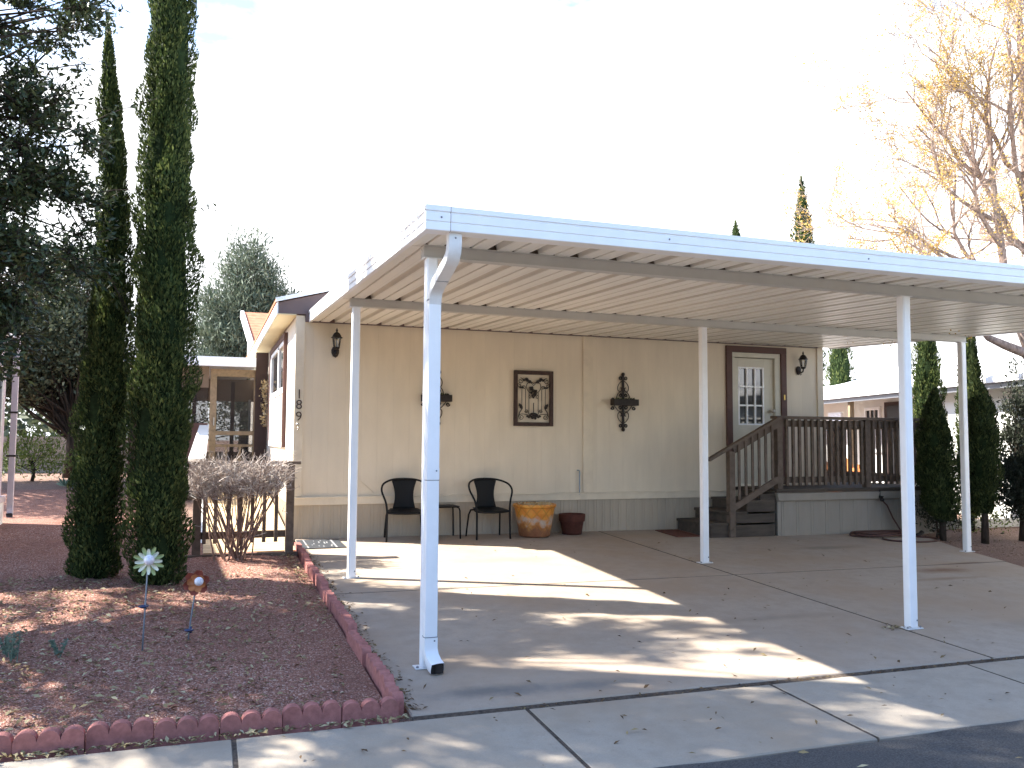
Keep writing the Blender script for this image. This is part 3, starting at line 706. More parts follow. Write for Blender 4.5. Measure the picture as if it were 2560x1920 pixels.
for yb_ in (-5.458, -2.534):  # dark wedges added above each beam to paint the shaded rib gaps
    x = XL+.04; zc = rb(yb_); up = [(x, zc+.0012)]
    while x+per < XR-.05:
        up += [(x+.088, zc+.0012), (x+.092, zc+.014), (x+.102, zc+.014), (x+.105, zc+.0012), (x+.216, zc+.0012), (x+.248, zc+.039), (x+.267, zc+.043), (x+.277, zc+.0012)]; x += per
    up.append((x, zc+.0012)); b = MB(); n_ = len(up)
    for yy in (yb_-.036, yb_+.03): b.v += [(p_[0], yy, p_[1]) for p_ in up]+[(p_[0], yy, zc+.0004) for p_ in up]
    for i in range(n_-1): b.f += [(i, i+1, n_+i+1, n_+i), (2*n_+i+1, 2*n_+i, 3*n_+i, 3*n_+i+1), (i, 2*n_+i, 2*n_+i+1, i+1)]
    b.build('rib_gap_shade', M('gapshade'), cp)
def post(x, y, zt):
    b = MB(); z0 = g(x, y)+.016; h = .0385
    b.box(x-h, x+h, y-h, y+h, z0+.004, zt-.0005)
    o = b.build('post', M('white'), cp, bevel=.014)
    MB().box(x-.078, x+.078, y-.05, y+.05, z0-.001, z0+.006).build('base_plate', M('whitedirty'), o, bevel=.002)
    for sx in (-1, 1): MB().ball((x+sx*.063, y-.03, z0+.010), .009, 7).build('screw', M('screw'), o)
    MB().ball((x+.024, y-.0385, z0+.065), .0075, 7).build('screw', M('screw'), o); MB().ball((x+.0385, y, z0+.06), .0075, 7).build('screw', M('screw'), o)
    MB().box(x-.06, x+.06, y-.0385, y+.0385, zt-.006, zt-.0008).build('top_plate', M('whitedirty'), o)
for x, y, zt in ((.315, -5.458, 2.412), (.315, -2.534, 2.523), (4.213, -2.534, 2.523), (4.213, -5.458, 2.412), (8.043, -2.534, 2.523), (8.043, -5.458, 2.412)): post(x, y, zt)
# downspout
def rect_pipe(pts, w, d):     # pts: (x,y,z, tangent tilt in yz / xz) swept rectangle with rounded corners
    b = MB(); m = 12; ring = []
    for k in range(m):
        t = 2*PI*k/m+PI/m; cx, cy = math.cos(t), math.sin(t); s_ = 1/max(abs(cx), abs(cy)); s_ = min(s_, 1.30)
        ring.append((cx*s_*w/2, cy*s_*d/2))
    P_ = [Vector(p) for p in pts]
    for i, p in enumerate(P_):
        t = (P_[min(i+1, len(P_)-1)]-P_[max(0, i-1)]).normalized()
        xa = Vector((1, 0, 0)); xa = (xa-t*xa.dot(t)).normalized(); ya = t.cross(xa)
        for (a_, c_) in ring: b.v.append(tuple(p+xa*a_+ya*c_))
    for i in range(len(P_)-1):
        for k in range(m): b.f.append((i*m+k, i*m+(k+1) % m, (i+1)*m+(k+1) % m, (i+1)*m+k))
    return b
z0 = g(.3, -5.56)+.016; dx = .315; DY = -5.545
top = [(.324, -5.965, zG+.01), (.324, -5.965, 2.40), (.324, -5.958, 2.36), (.324, -5.93, 2.325), (.323, -5.87, 2.298), (.320, -5.74, 2.252), (.318, -5.64, 2.216), (.317, -5.582, 2.188), (.316, -5.555, 2.15), (dx, DY, 2.10)]
low = [(dx-.0, DY, z0+.21), (dx, DY, z0+.14), (dx+.006, DY-.012, z0+.09), (dx+.016, DY-.05, z0+.052), (dx+.024, DY-.10, z0+.036)]
ds = rect_pipe([(dx, DY, 2.12), (dx, DY, z0+.18)], .083, .066).build('downspout', M('white'), cp, 'auto')
rect_pipe(top, .085, .068).build('elbow', M('whitedirty'), ds, 'auto')
rect_pipe([(dx, DY, 1.06), (dx, DY, .99)], .086, .069).build('strap', M('white'), ds, 'auto')
rect_pipe([(dx, DY, 2.128), (dx, DY, 2.117)], .0875, .0705).build('seam', M('screw'), ds); rect_pipe([(dx, DY, .988), (dx, DY, .984)], .0855, .0685).build('seam', M('screw'), ds); rect_pipe([(dx, DY, z0+.214), (dx, DY, z0+.209)], .0885, .0715).build('seam', M('screw'), ds)
MB().box(dx-.0425+.0, dx+.0425, -5.735, -5.725, 2.2115, 2.2135).build('crimp', M('screw'), ds)
rect_pipe(low, .088, .071).build('elbow', M('white'), ds, 'auto')
rect_pipe([(dx+.020, DY-.085, z0+.0385), (dx+.0245, DY-.1015, z0+.036)], .078, .060).add([], []).build('outlet_lining', M('iron'), ds)
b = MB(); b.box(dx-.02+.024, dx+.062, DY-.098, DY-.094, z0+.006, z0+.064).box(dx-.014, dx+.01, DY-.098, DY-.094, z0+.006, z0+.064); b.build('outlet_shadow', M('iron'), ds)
for (x_, y_, z_) in ((dx+.02, DY-.036, 1.045), (dx+.02, DY-.036, z0+.19), (.324, -6.001, 2.425)): MB().ball((x_, y_, z_), .0055, 6).build('screw', M('screw'), ds)

# ------------------------------------------------------------------ things on the wall
def lantern(loc, label):
    t = thing('wall_lantern', label, 'wall lantern', loc, 'lanterns on the end wall')
    x, y, z = loc
    b = MB(); b.lathe([(.001, -.055), (.028, -.045), (.045, -.012), (.047, .02), (.03, .05), (.001, .055)], (0, 0, 0), 16)
    b.v = [(x+v[0]*1.05, y-.012+v[1]*.35, z-.105+v[2]*1.25) for v in b.v]; b.build('back_plate', M('iron'), t, True)
    b = MB(); b.tube([(x, y-.02, z-.11), (x, y-.07, z-.14), (x, y-.115, z-.13), (x, y-.125, z-.085)], .011, 8); b.tube([(x, y-.06, z-.135), (x, y-.075, z-.165), (x, y-.05, z-.175)], .007, 6); b.build('bracket', M('iron'), t, True)
    cx, cy = x, y-.125
    b = MB(); b.lathe([(.001, -.09), (.028, -.085), (.036, -.07), (.04, -.06), (.034, -.055)], (cx, cy, z), 14); b.build('cup', M('iron'), t, True)
    b = MB(); b.lathe([(.036, -.055), (.052, .03), (.054, .062)], (cx, cy, z), 14, False); b.build('glass', M('lglass'), t, True)
    b = MB()
    for k in range(6):
        a = 2*PI*k/6+.3; c, s_ = math.cos(a), math.sin(a)
        b.tube([(cx+c*.038, cy+s_*.038, z-.06), (cx+c*.054, cy+s_*.054, z+.03), (cx+c*.056, cy+s_*.056, z+.065)], .0035, 5)
    b.build('cage', M('iron'), t)
    b = MB(); b.lathe([(.001, .055), (.07, .058), (.072, .066), (.058, .072), (.052, .092), (.036, .118), (.018, .130), (.009, .136), (.014, .15), (.014, .162), (.006, .172), (.004, .185), (.001, .187)], (cx, cy, z), 16); b.build('cap', M('iron'), t, True)
    b = MB(); b.tube([(cx, cy, z-.055), (cx, cy, z+.0)], .008, 8); b.ball((cx, cy, z+.015), .014, 8, 1.5); b.build('bulb', M('white'), t, True)
    return t
lantern((.475, 0, 2.435), 'black carriage lantern on the beige wall near the house number corner')
lantern((7.52, 0, 2.435), 'black carriage lantern on the beige wall beside the brown framed door')

def spiral(cx, cz, r0, r1, a0, turns, y, n_=18):
    return [(cx+(r0+(r1-r0)*i/n_)*math.cos(a0+turns*2*PI*i/n_), y, cz+(r0+(r1-r0)*i/n_)*math.sin(a0+turns*2*PI*i/n_)) for i in range(n_+1)]
def curve2(pts, y, n_=6):     # catmull-rom through 2-D points
    out = []; p = [pts[0]]+list(pts)+[pts[-1]]
    for i in range(1, len(p)-2):
        for k in range(n_):
            t = k/n_; q = []
            for a in (0, 1):
                q.append(.5*(2*p[i][a]+(p[i+1][a]-p[i-1][a])*t+(2*p[i-1][a]-5*p[i][a]+4*p[i+1][a]-p[i+2][a])*t*t+(3*p[i][a]-p[i-1][a]-3*p[i+1][a]+p[i+2][a])*t**3))
            out.append((q[0], y, q[1]))
    out.append((pts[-1][0], y, pts[-1][1])); return out

# iron grille panel in a dark frame
GX, GZ = 3.147, 1.805
gp = thing('wall_grille', 'dark framed iron scrollwork panel hanging in the middle of the wall', 'wall decoration', (GX, 0, GZ))
w, h, f_ = .285, .376, .052
b = MB(); b.box(GX-w, GX-w+f_, -.045, -.006, GZ-h, GZ+h).box(GX+w-f_, GX+w, -.045, -.006, GZ-h, GZ+h).box(GX-w+f_, GX+w-f_, -.044, -.007, GZ+h-f_, GZ+h).box(GX-w+f_, GX+w-f_, -.044, -.007, GZ-h, GZ-h+f_)
b.build('frame', M('ironbrown'), gp, bevel=.006)
b = MB(); yy = -.026
def T(pts, r=.0048): b.tube([(GX+p[0], yy, GZ+p[2]) for p in pts], r, 6)
for s_ in (-1, 1):
    def mir(pts): return [(s_*p[0], p[1], p[2]) for p in pts]
    T(mir(curve2([(0, .175), (.05, .215), (.095, .195), (.103, .14), (.07, .09), (.03, .06), (.0, .0)], 0)))          # heart
    T(mir(spiral(.19, .235, .042, .010, PI*.5, 1.3, 0))); T(mir(curve2([(.0, .205), (.06, .235), (.13, .25), (.19, .278)], 0)))
    T(mir(spiral(.205, .175, .03, .008, PI*.5, -1.2, 0))); T(mir(spiral(.140, .145, .028, .008, 0, 1.2, 0))); T(mir(spiral(.048, .02, .03, .007, PI, -1.3, 0)))
    for xx, z0_, z1_ in ((.067, -.165, .08), (.118, -.16, .13), (.170, -.10, .16)): T(mir([(xx, 0, z0_), (xx, 0, z1_)]), .0045)
    T(mir(spiral(.103, -.172, .026, .006, 0, -1.4, 0))); T(mir(curve2([(.067, -.165), (.07, -.2), (.05, -.235), (.04, -.26)], 0)))
    T(mir(spiral(.175, -.255, .042, .010, PI*.5, -1.5, 0))); T(mir(curve2([(.04, -.25), (.09, -.225), (.14, -.215), (.175, -.213)], 0)))
    T(mir(curve2([(.215, -.25), (.20, -.19), (.165, -.14), (.17, -.10), (.20, -.085), (.212, -.10)], 0)), .007)
T([(0, 0, -.25), (0, 0, -.06)], .006)
b.build('scrollwork', M('iron'), gp)
b = MB()
for i in range(26):           # bunch of grapes
    r_ = i//5; b.ball((GX+RNG.uniform(-1, 1)*(.058-.008*r_), -.026-RNG.uniform(0, .012), GZ+.15-.026*r_+RNG.uniform(-.008, .008)), .0165, 8)
b.build('grape_bunch', M('iron'), gp, True); b = MB()
for i in range(16): a = RNG.uniform(0, 2*PI); r_ = RNG.uniform(0, .042); b.ball((GX+math.cos(a)*r_*1.2, -.03, GZ-.245+math.sin(a)*r_), .018, 8)
b.build('rosette', M('iron'), gp, True)
for s_ in (-1, 1):            # leaves
    for (px, pz, ang, L_) in ((.075, .235, .5, .11), (.12, .255, -.5, .09), (.178, .145, 0., .075), (.045, -.225, 2.2, .07), (.08, -.25, .4, .07), (.19, -.11, 1.1, .09)):
        ca, sa = math.cos(ang), math.sin(ang); q = []
        for (t, wd) in ((0, 0), (.3, .22), (.5, .14), (.7, .2), (1, 0), (.7, -.2), (.5, -.14), (.3, -.22)): q.append((GX+s_*(px+ca*t*L_-L_*.5*ca-sa*wd*L_), GZ+pz+sa*t*L_-L_*.5*sa+ca*wd*L_))
        MB().prism(q, 'y', -.033, -.024).build('leaf', M('iron'), gp)

def sconce(cx, cz, label):
    t = thing('wall_planter', label, 'wall planter', (cx, 0, cz), 'iron scroll wall planters')
    b = MB(); b.bar((cx, -.02, cz-.37), (cx, -.02, cz+.37), .034, .022); b.ball((cx, -.022, cz+.39), .027, 10); b.ball((cx, -.022, cz-.39), .027, 10); b.build('spine', M('iron'), t, bevel=.003)
    b = MB(); yy = -.022
    def T(pts, r=.0058): b.tube([(cx+p[0], yy, cz+p[2]) for p in pts], r, 6)
    for s_ in (-1, 1):
        for q in (1, -1):
            def mir(pts): return [(s_*p[0], 0, q*p[2]) for p in pts]
            T(mir(spiral(.040, .338, .026, .010, PI, 1.2, 0)), .009)
            T(mir(curve2([(.005, .305), (.05, .27), (.082, .22), (.08, .165), (.05, .145), (.025, .165), (.03, .2), (.045, .195)], 0)))
            if q == 1:
                T(mir(curve2([(.02, .14), (.06, .135), (.09, .10), (.115, .03), (.13, -.02)], 0))); T(mir(spiral(.045, .095, .024, .009, PI*.5, 1.2, 0)), .008)
                T(mir(spiral(.165, .035, .026, .010, 0, -1.1, 0)), .009)
            else:
                T(mir(curve2([(.02, .14), (.07, .13), (.11, .09), (.14, .05)], 0))); T(mir(spiral(.05, .08, .026, .009, PI*.5, 1.2, 0)), .008)
                T(mir(spiral(.165, .085, .026, .010, 0, 1.1, 0)), .009)
    b.build('scroll', M('iron'), t)
    b = MB(); z0_, z1_ = cz-.052, cz+.036
    o_ = [(-.195, -.01), (.195, -.01), (.195, -.13), (-.195, -.13)]; i_ = [(-.185, -.02), (.185, -.02), (.185, -.12), (-.185, -.12)]
    vs_ = [(cx+x, y, z0_) for x, y in o_]+[(cx+x, y, z1_) for x, y in o_]+[(cx+x, y, z1_) for x, y in i_]+[(cx+x, y, z0_+.01) for x, y in i_]
    fs = [(3, 2, 1, 0), (12, 13, 14, 15)]
    for r_ in range(3):
        for k in range(4): fs.append((r_*4+k, r_*4+(k+1) % 4, r_*4+4+(k+1) % 4, r_*4+4+k))
    b.add(vs_, fs); b.build('trough', M('iron'), t, bevel=.004)
    P = np.stack([cx+RNG.uniform(-.15, .15, 60), RNG.uniform(-.11, -.03, 60), cz+RNG.uniform(.02, .05, 60)], 1)
    leaves('plant', P, RNG.normal(0, .7, (60, 3))+np.array([0, 0, .6]), .05, .014, M('cypress'), t)
    return t
sconce(4.505, 1.785, 'black iron scroll wall planter between the framed grille and the door')
sconce(1.78, 1.785, 'black iron scroll wall planter half hidden behind the downspout post')

# ------------------------------------------------------------------ patio furniture and pots
def make_chair(label):
    t = thing('patio_chair', label, 'chair', (0, 0, 0), 'black patio chairs by the wall')
    for s_ in (-1, 1):
        pts = [(s_*.225, -.20, .0), (s_*.222, -.19, .2), (s_*.222, -.18, .36), (s_*.24, -.16, .48), (s_*.285, -.10, .60), (s_*.275, -.02, .675), (s_*.22, .07, .715), (s_*.13, .135, .74), (0, .15, .748)]
        sm = [Vector(p) for p in pts]; out = []
        pp = [sm[0]]+sm+[sm[-1]]
        for i in range(1, len(pp)-2):
            for k in range(4):
                q = k/4; out.append(.5*(2*pp[i]+(pp[i+1]-pp[i-1])*q+(2*pp[i-1]-5*pp[i]+4*pp[i+1]-pp[i+2])*q*q+(3*pp[i]-pp[i-1]-3*pp[i+1]+pp[i+2])*q**3))
        out.append(sm[-1])
        MB().tube(out, .0125, 9).build('arm', M('blackchair'), t, True)
        MB().tube([(s_*.19, -.02, .365), (s_*.205, .10, .35), (s_*.215, .15, .29), (s_*.228, .185, .1), (s_*.232, .20, 0)], .0115, 8).build('leg', M('blackchair'), t, True)
    def patch(fn, nu, nv, th):
        b = MB()
        for side in (0, 1):
            for i in range(nu+1):
                for j in range(nv+1):
                    p, nrm = fn(i/nu, j/nv); b.v.append(tuple(Vector(p)+Vector(nrm)*(th if side else 0)))
        m = (nu+1)*(nv+1)
        for i in range(nu):
            for j in range(nv):
                a = i*(nv+1)+j; b.f += [(a, a+1, a+nv+2, a+nv+1), (m+a+nv+1, m+a+nv+2, m+a+1, m+a)]
        edge = [i*(nv+1) for i in range(nu+1)]+[nu*(nv+1)+j for j in range(1, nv+1)]+[i*(nv+1)+nv for i in range(nu-1, -1, -1)]+[j for j in range(nv-1, 0, -1)]
        for k in range(len(edge)): a, c = edge[k], edge[(k+1) % len(edge)]; b.f.append((a, c, m+c, m+a))
        return b
    def back(u_, v_):
        z = .37+.372*v_; wd = .145-.035*math.sin(PI*min(1, v_*1.05))+.012*v_; x = (u_-.5)*2*wd
        y = .10+.05*v_+.03*(1-(2*u_-1)**2)*(.4+.6*(1-v_)); return (x, y, z), (0, -1, .1)
    patch(back, 10, 12, .010).build('backrest', M('blackchair'), t, True)
    def seat(u_, v_):
        wd = .17+.045*(1-v_); x = (u_-.5)*2*wd; y = -.205+.33*v_; z = .362-.02*math.sin(PI*u_)*math.sin(PI*min(1, v_+.15))-.012*(1-v_)**2+.01*v_; return (x, y, z), (0, 0, 1)
    patch(seat, 10, 10, .010).build('seat', M('blackchair'), t, True)
    b = MB(); b.tube([(-.222, -.185, .345), (-.12, -.212, .338), (0, -.218, .335), (.12, -.212, .338), (.222, -.185, .345)], .011, 8); b.tube([(-.222, -.18, .345), (-.19, 0, .35), (-.16, .12, .36), (.16, .12, .36), (.19, 0, .35), (.222, -.18, .345)], .010, 8)
    b.build('seat_frame', M('blackchair'), t, True)
    return t
ch = make_chair('black patio chair behind the downspout, its left arm and leg catching sunlight')
ch.location = (1.325, -.295, g(1.3, -.3)+.015); ch.rotation_euler = (0, 0, math.radians(-9))
c2 = copy_tree(ch); c2['label'] = 'black patio chair wholly in shade beside the orange flower pot'
c2.location = (2.415, -.325, g(2.4, -.3)+.015); c2.rotation_euler = (0, 0, math.radians(2))

tx, ty = 1.81, -.22; tz = g(tx, ty)+.015
st = thing('side_table', 'low black metal side table between the two patio chairs', 'side table', (tx, ty, tz))
b = MB()
for i in range(11): x = tx-.19+.038*i; b.box(x-.0165, x+.0165, ty-.155, ty+.155, tz+.397, tz+.407)
b.build('table_top', M('blackchair'), st)
for s_ in (-1, 1):
    MB().tube([(tx+.17, ty+s_*.16, tz+.398), (tx-.17, ty+s_*.16, tz+.398)], .010, 8).build('rail', M('blackchair'), st, True)
    for e in (-1, 1):
        MB().tube([(tx+e*.165, ty+s_*.16, tz+.398), (tx+e*.195, ty+s_*.16, tz+.385), (tx+e*.208, ty+s_*.16, tz+.35), (tx+e*.212, ty+s_*.162, tz+.2), (tx+e*.216, ty+s_*.165, tz)], .0105, 8).build('leg', M('blackchair'), st, True)

px, py = 3.06, -.30; pz = g(px, py)+.016
fp = thing('flower_pot', 'large orange glazed flower pot with diamond pattern and white crust', 'flower pot', (px, py, pz))
b = MB(); b.lathe([(.185, 0), (.205, .015), (.212, .06), (.245, .26), (.266, .375), (.282, .385), (.288, .40), (.284, .42), (.268, .424), (.256, .412), (.246, .36), (.244, .345)], (px, py, pz), 40); b.build('pot', M('potglaze'), fp, 'auto')
MB().lathe([(.001, .372), (.12, .380), (.244, .366), (.244, .35)], (px, py, pz), 24, False).build('soil', M('soil'), fp)
a = RNG.uniform(0, 2*PI, 260); r_ = .23*np.sqrt(RNG.uniform(0, 1, 260)); P = np.stack([px+r_*np.cos(a), py+r_*np.sin(a), pz+.40+RNG.uniform(0, .035, 260)], 1)
leaves('dry_grass', P, RNG.normal(0, .6, (260, 3))+np.array([0, 0, .8]), .07, .008, M('dried'), fp)
px, py = 3.635, -.21; pz = g(px, py)+.016
fp = thing('terracotta_pot', 'small dark terracotta pot beside the big orange glazed pot', 'flower pot', (px, py, pz))
b = MB(); b.lathe([(.125, 0), (.13, .004), (.158, .165), (.162, .172), (.173, .175), (.180, .262), (.176, .270), (.162, .270), (.158, .258), (.15, .21), (.148, .20)], (px, py, pz), 32); b.build('pot', M('terracotta'), fp, 'auto')
MB().lathe([(.001, .226), (.15, .220), (.15, .2)], (px, py, pz), 20, False).build('soil', M('soil'), fp)

# dark flecked mat at the corner of the house
mt = thing('floor_mat', 'dark grey floor mat with pale flecks in sun beside the house corner', 'mat', (.27, -.45, g(.27, -.45)+.016))
def lay(b, poly, z0_, z1_):
    b.add([(x, y, g(x, y)+z0_) for x, y in poly]+[(x, y, g(x, y)+z1_) for x, y in poly], [(3, 2, 1, 0), (4, 5, 6, 7), (0, 1, 5, 4), (1, 2, 6, 5), (2, 3, 7, 6), (3, 0, 4, 7)]); return b
lay(MB(), [(.03, -.80), (.545, -.77), (.535, -.17), (.03, -.15)], .016, .026).build('panel', M('mat'), mt, bevel=.003)
b = MB(); lay(b, [(.105, -.79), (.12, -.79), (.12, -.17), (.105, -.17)], .026, .029); lay(b, [(.425, -.77), (.445, -.77), (.445, -.18), (.425, -.18)], .026, .029)
for (x, y, l) in ((.2, -.52, .06), (.24, -.68, .05), (.27, -.42, .09), (.29, -.72, .07), (.33, -.5, .14), (.36, -.46, .1), (.385, -.7, .1), (.40, -.6, .05), (.17, -.6, .04), (.3, -.3, .05), (.22, -.3, .04)): lay(b, [(x, y), (x+.012, y), (x+.012, y+l), (x, y+l)], .026, .029)
b.build('fleck', M('matline'), mt)
b = lay(MB(), [(4.93, -.76), (5.30, -.76), (5.30, -.14), (4.95, -.12)], .016, .030); tag(b.build('door_mat', M('redmat'), bevel=.004), 'small red brown door mat at the foot of the wooden steps', 'mat')

# ------------------------------------------------------------------ deck with steps and railing
dk = thing('deck', 'raised wooden entry deck with brown railing and steps below the door', 'deck', (7.8, -.45, 0))
YD = -.88; X0, X1, YB = 6.44, 9.22, 1.05
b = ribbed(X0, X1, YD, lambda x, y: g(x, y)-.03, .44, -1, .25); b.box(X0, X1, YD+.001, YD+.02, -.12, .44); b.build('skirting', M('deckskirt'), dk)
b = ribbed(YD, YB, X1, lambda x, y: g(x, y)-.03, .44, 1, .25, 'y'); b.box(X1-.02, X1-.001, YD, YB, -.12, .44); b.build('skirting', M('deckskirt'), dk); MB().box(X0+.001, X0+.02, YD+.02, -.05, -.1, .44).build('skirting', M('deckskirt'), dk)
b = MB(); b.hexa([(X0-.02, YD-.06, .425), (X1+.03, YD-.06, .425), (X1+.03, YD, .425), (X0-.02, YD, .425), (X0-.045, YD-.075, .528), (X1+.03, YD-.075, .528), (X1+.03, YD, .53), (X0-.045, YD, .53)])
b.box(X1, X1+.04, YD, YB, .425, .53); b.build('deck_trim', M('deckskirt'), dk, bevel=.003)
b = MB(); y = YD-.03
while y < YB-.1:
    b.box(X0-.03, HX-.03 if False else (X1+.03), y, y+.134, .545, .583) if y > 0.05 or y+.134 < -.05 else b.box(X0-.03, X1+.03, y, -.05, .545, .583)
    y += .14
b2 = MB(); keep = MB()
y = YD-.03
while y < YB:
    y1 = y+.134
    if y1 <= -.047: keep.box(X0-.03, X1+.03, y, y1, .545, .583)
    else: keep.box(HX+.05, X1+.03, y, y1, .545, .583)
    y += .14
keep.build('deck_board', M('decktread'), dk, bevel=.004)
MB().box(X0-.01, X1+.01, YD-.01, YD+.04, .531, .545).box(X1-.04, X1+.01, YD, YB, .53, .545).build('rim_joist', M('deckwood'), dk)
def rpost(x, y, z0_, z1_, w=.09): return MB().box(x-w/2, x+w/2, y-w/2, y+w/2, z0_, z1_).build('post', M('deckwood'), dk, bevel=.005)
for x in (6.50, 8.035, 9.16): rpost(x, YD+.045, .585, 1.56)
rpost(9.16, 1.0, .585, 1.56); rpost(8.08, 1.0, .585, 1.56)
yr = YD+.0
MB().box(6.43, 9.24, YD-.03, YD+.125, 1.56, 1.598).build('rail', M('deckwood'), dk, bevel=.005)
MB().box(6.55, 9.115, YD+.025, YD+.063, 1.45, 1.54).build('rail', M('deckwood'), dk, bevel=.004)
MB().box(6.55, 9.115, YD+.025, YD+.063, .665, .75).build('rail', M('deckwood'), dk, bevel=.004)
MB().box(9.09, 9.24, YD+.13, 1.07, 1.56, 1.598).build('rail', M('deckwood'), dk, bevel=.005)
MB().box(9.14, 9.178, YD+.1, .95, .665, .75).box(9.14, 9.178, YD+.1, .95, 1.45, 1.54).build('rail', M('deckwood'), dk)
MB().box(8.03, 9.085, .95, 1.10, 1.56, 1.598).build('rail', M('deckwood'), dk)
MB().box(8.13, 9.11, .98, 1.02, .665, .75).box(8.13, 9.11, .98, 1.02, 1.45, 1.54).build('rail', M('deckwood'), dk)
x = 6.615; sk = 0
while x < 9.1:
    if abs(x-8.035) > .06:
        MB().box(x-.019, x+.019, YD-.012, YD+.024, .63, 1.555).build('baluster', M('deckwood'), dk, bevel=.003)
    x += .1085
y = YD+.18
while y < .95:
    MB().box(9.179, 9.215, y-.019, y+.019, .63, 1.555).build('baluster', M('deckwood'), dk); y += .125
x = 8.2
while x < 9.1:
    MB().box(x-.019, x+.019, 1.021, 1.057, .63, 1.555).build('baluster', M('deckwood'), dk); x += .125
# four risers going down to the left
for k, (xa, zt) in enumerate(((5.335, .142), (5.625, .290), (5.91, .437))):
    z0_ = -.09 if k == 0 else (.142, .290)[k-1]-.01
    xb_ = X0-.05
    tr = MB().box(xa, xa+.315 if k < 2 else xb_, YD-.02, -.05, zt-.036, zt).build('tread', M('decktread'), dk, bevel=.004)
    MB().box(xa+.025, xa+.045, YD, -.05, z0_, zt-.036).build('riser', M('decktread'), dk)
    MB().box(xa+.03, xb_, YD-.006-.001*k, YD+.03, z0_ if k else -.09, zt-.037).build('stringer', M('decktread'), dk)
MB().box(X0-.055, X0-.035, YD, -.05, .437, .544).build('riser', M('decktread'), dk)
MB().box(6.16, X0-.036, YD-.004, YD+.03, .437, .52).build('stringer', M('decktread'), dk)
rpost(5.685, YD-.005, g(5.7, YD)+.02, 1.10)
sl = (1.555-.985)/(6.45-5.33)
MB().bar((5.33, YD-.005, .985), (6.49, YD-.005, 1.575), .085, .042).build('rail', M('deckwood'), dk, bevel=.005)
MB().bar((5.73, YD-.005, 1.115), (6.45, YD-.005, 1.48), .036, .085).build('rail', M('deckwood'), dk)
MB().bar((5.73, YD-.005, .345), (6.45, YD-.005, .72), .036, .085).build('rail', M('deckwood'), dk)
x = 5.80
while x < 6.44:
    zc = .985+(x-5.33)*.509; MB().box(x-.019, x+.019, YD-.045, YD-.024, zc-.77, zc-.02).build('baluster', M('deckwood'), dk, bevel=.003); x += .1085

# hose on the drive and its tap
pts = [(8.20, -.955, .40), (8.28, -.96, .33), (8.37, -.97, .15), (8.47, -1.0, -.02), (8.50, -1.05, -.075)]
for i in range(150):
    t = i/150; a = -.3+2*PI*5.4*t; rr = .44-.12*math.sin(t*9)+.05*math.sin(a*1.7+t*20)
    x = 7.98+rr*math.cos(a)*1.12+.05*math.sin(t*30); y = -1.16+rr*math.sin(a)*.38+.04*math.sin(t*13); pts.append((x, y, g(x, y)+.028+.016*abs(math.sin(t*21+a*.5))+.03*(.5+.5*math.sin(t*6))))
for i in range(22): a = .2-PI*1.25*i/21; x = 8.12+.42*math.cos(a); y = -1.55+.26*math.sin(a); pts.append((x, y, g(x, y)+.028))
tag(MB().tube(pts, .0115, 7).build('garden_hose', M('hose'), None, True), 'brown garden hose coiled on the driveway below the deck', 'hose')
tp = thing('tap', 'dark outdoor water tap on the deck skirting feeding the hose', 'tap', (8.17, -.93, .45))
b = MB(); b.tube([(8.165, -.945, .56), (8.165, -.945, .46), (8.17, -.955, .43)], .011, 8); b.tube([(8.165, -.93, .45), (8.17, -.99, .44), (8.20, -.97, .405)], .016, 8); b.build('pipe', M('iron'), tp, True)
b = MB(); b.lathe([(.001, 0), (.032, 0), (.036, .006), (.032, .014), (.001, .014)], (8.155, -.985, .455), 10); b.tube([(8.155, -.985, .44), (8.155, -.985, .46)], .008, 6); b.ball((8.175, -.97, .415), .03, 9); b.build('handle', M('iron'), tp, True)
nz_ = thing('hose_nozzle', 'small dark hose nozzle lying on the driveway beside the coiled hose', 'hose nozzle', (8.82, -1.2, g(8.8, -1.2)+.016))
z_ = g(8.5, -1.33)+.05; b = MB(); b.tube([(8.42, -1.36, z_), (8.50, -1.33, z_), (8.56, -1.31, z_+.02)], [.02, .026, .034], 10); b.build('barrel', M('iron'), nz_, True)
MB().tube([(8.44, -1.35, z_), (8.42, -1.33, z_-.0), (8.38, -1.32, z_-.028)], .013, 8).build('grip', M('solar'), nz_, True)

# ------------------------------------------------------------------ left entry: brown railing, ramp, screened porch
rl = thing('ramp_railing', 'brown wooden railing with balusters behind the bare clipped bush', 'railing', (-.6, -1.08, 0))
for x in (-1.09, -.135): MB().box(x-.043, x+.043, -1.123, -1.037, -.06, .955).build('post', M('deckwood'), rl, bevel=.005)
MB().box(-1.19, -.03, -1.14, -1.0, .957, .993).build('rail', M('deckwood'), rl, bevel=.005)
MB().box(-1.05, -.175, -1.085, -1.05, .86, .94).build('rail', M('deckwood'), rl); MB().box(-1.05, -.175, -1.085, -1.05, .165, .24).build('rail', M('deckwood'), rl)
for x in (-1.015, -.905, -.775, -.65, -.53, -.405, -.28): MB().box(x-.019, x+.019, -1.125, -1.086, .12, .955).build('baluster', M('deckwood'), rl, bevel=.003)
MB().box(-1.3, -.05, -1.17, -1.13, -.09, .012).build('ground_board', M('deckwood'), rl, bevel=.004)
rp = thing('entry_ramp', 'sunlit tan board ramp rising to the screened porch door', 'ramp', (-.55, 1.8, 0))
b = MB(); y = -.98; k = 0
def rampz(y): return .0+.082*max(0, y+.9)
while y < 4.6:
    zA, zB = rampz(y), rampz(y+.132); b.hexa([(-1.02, y, zA-.03), (-.05, y, zA-.03), (-.05, y+.132, zB-.03), (-1.02, y+.132, zB-.03), (-1.02, y, zA+.008), (-.05, y, zA+.008), (-.05, y+.132, zB+.008), (-1.02, y+.132, zB+.008)]); y += .142
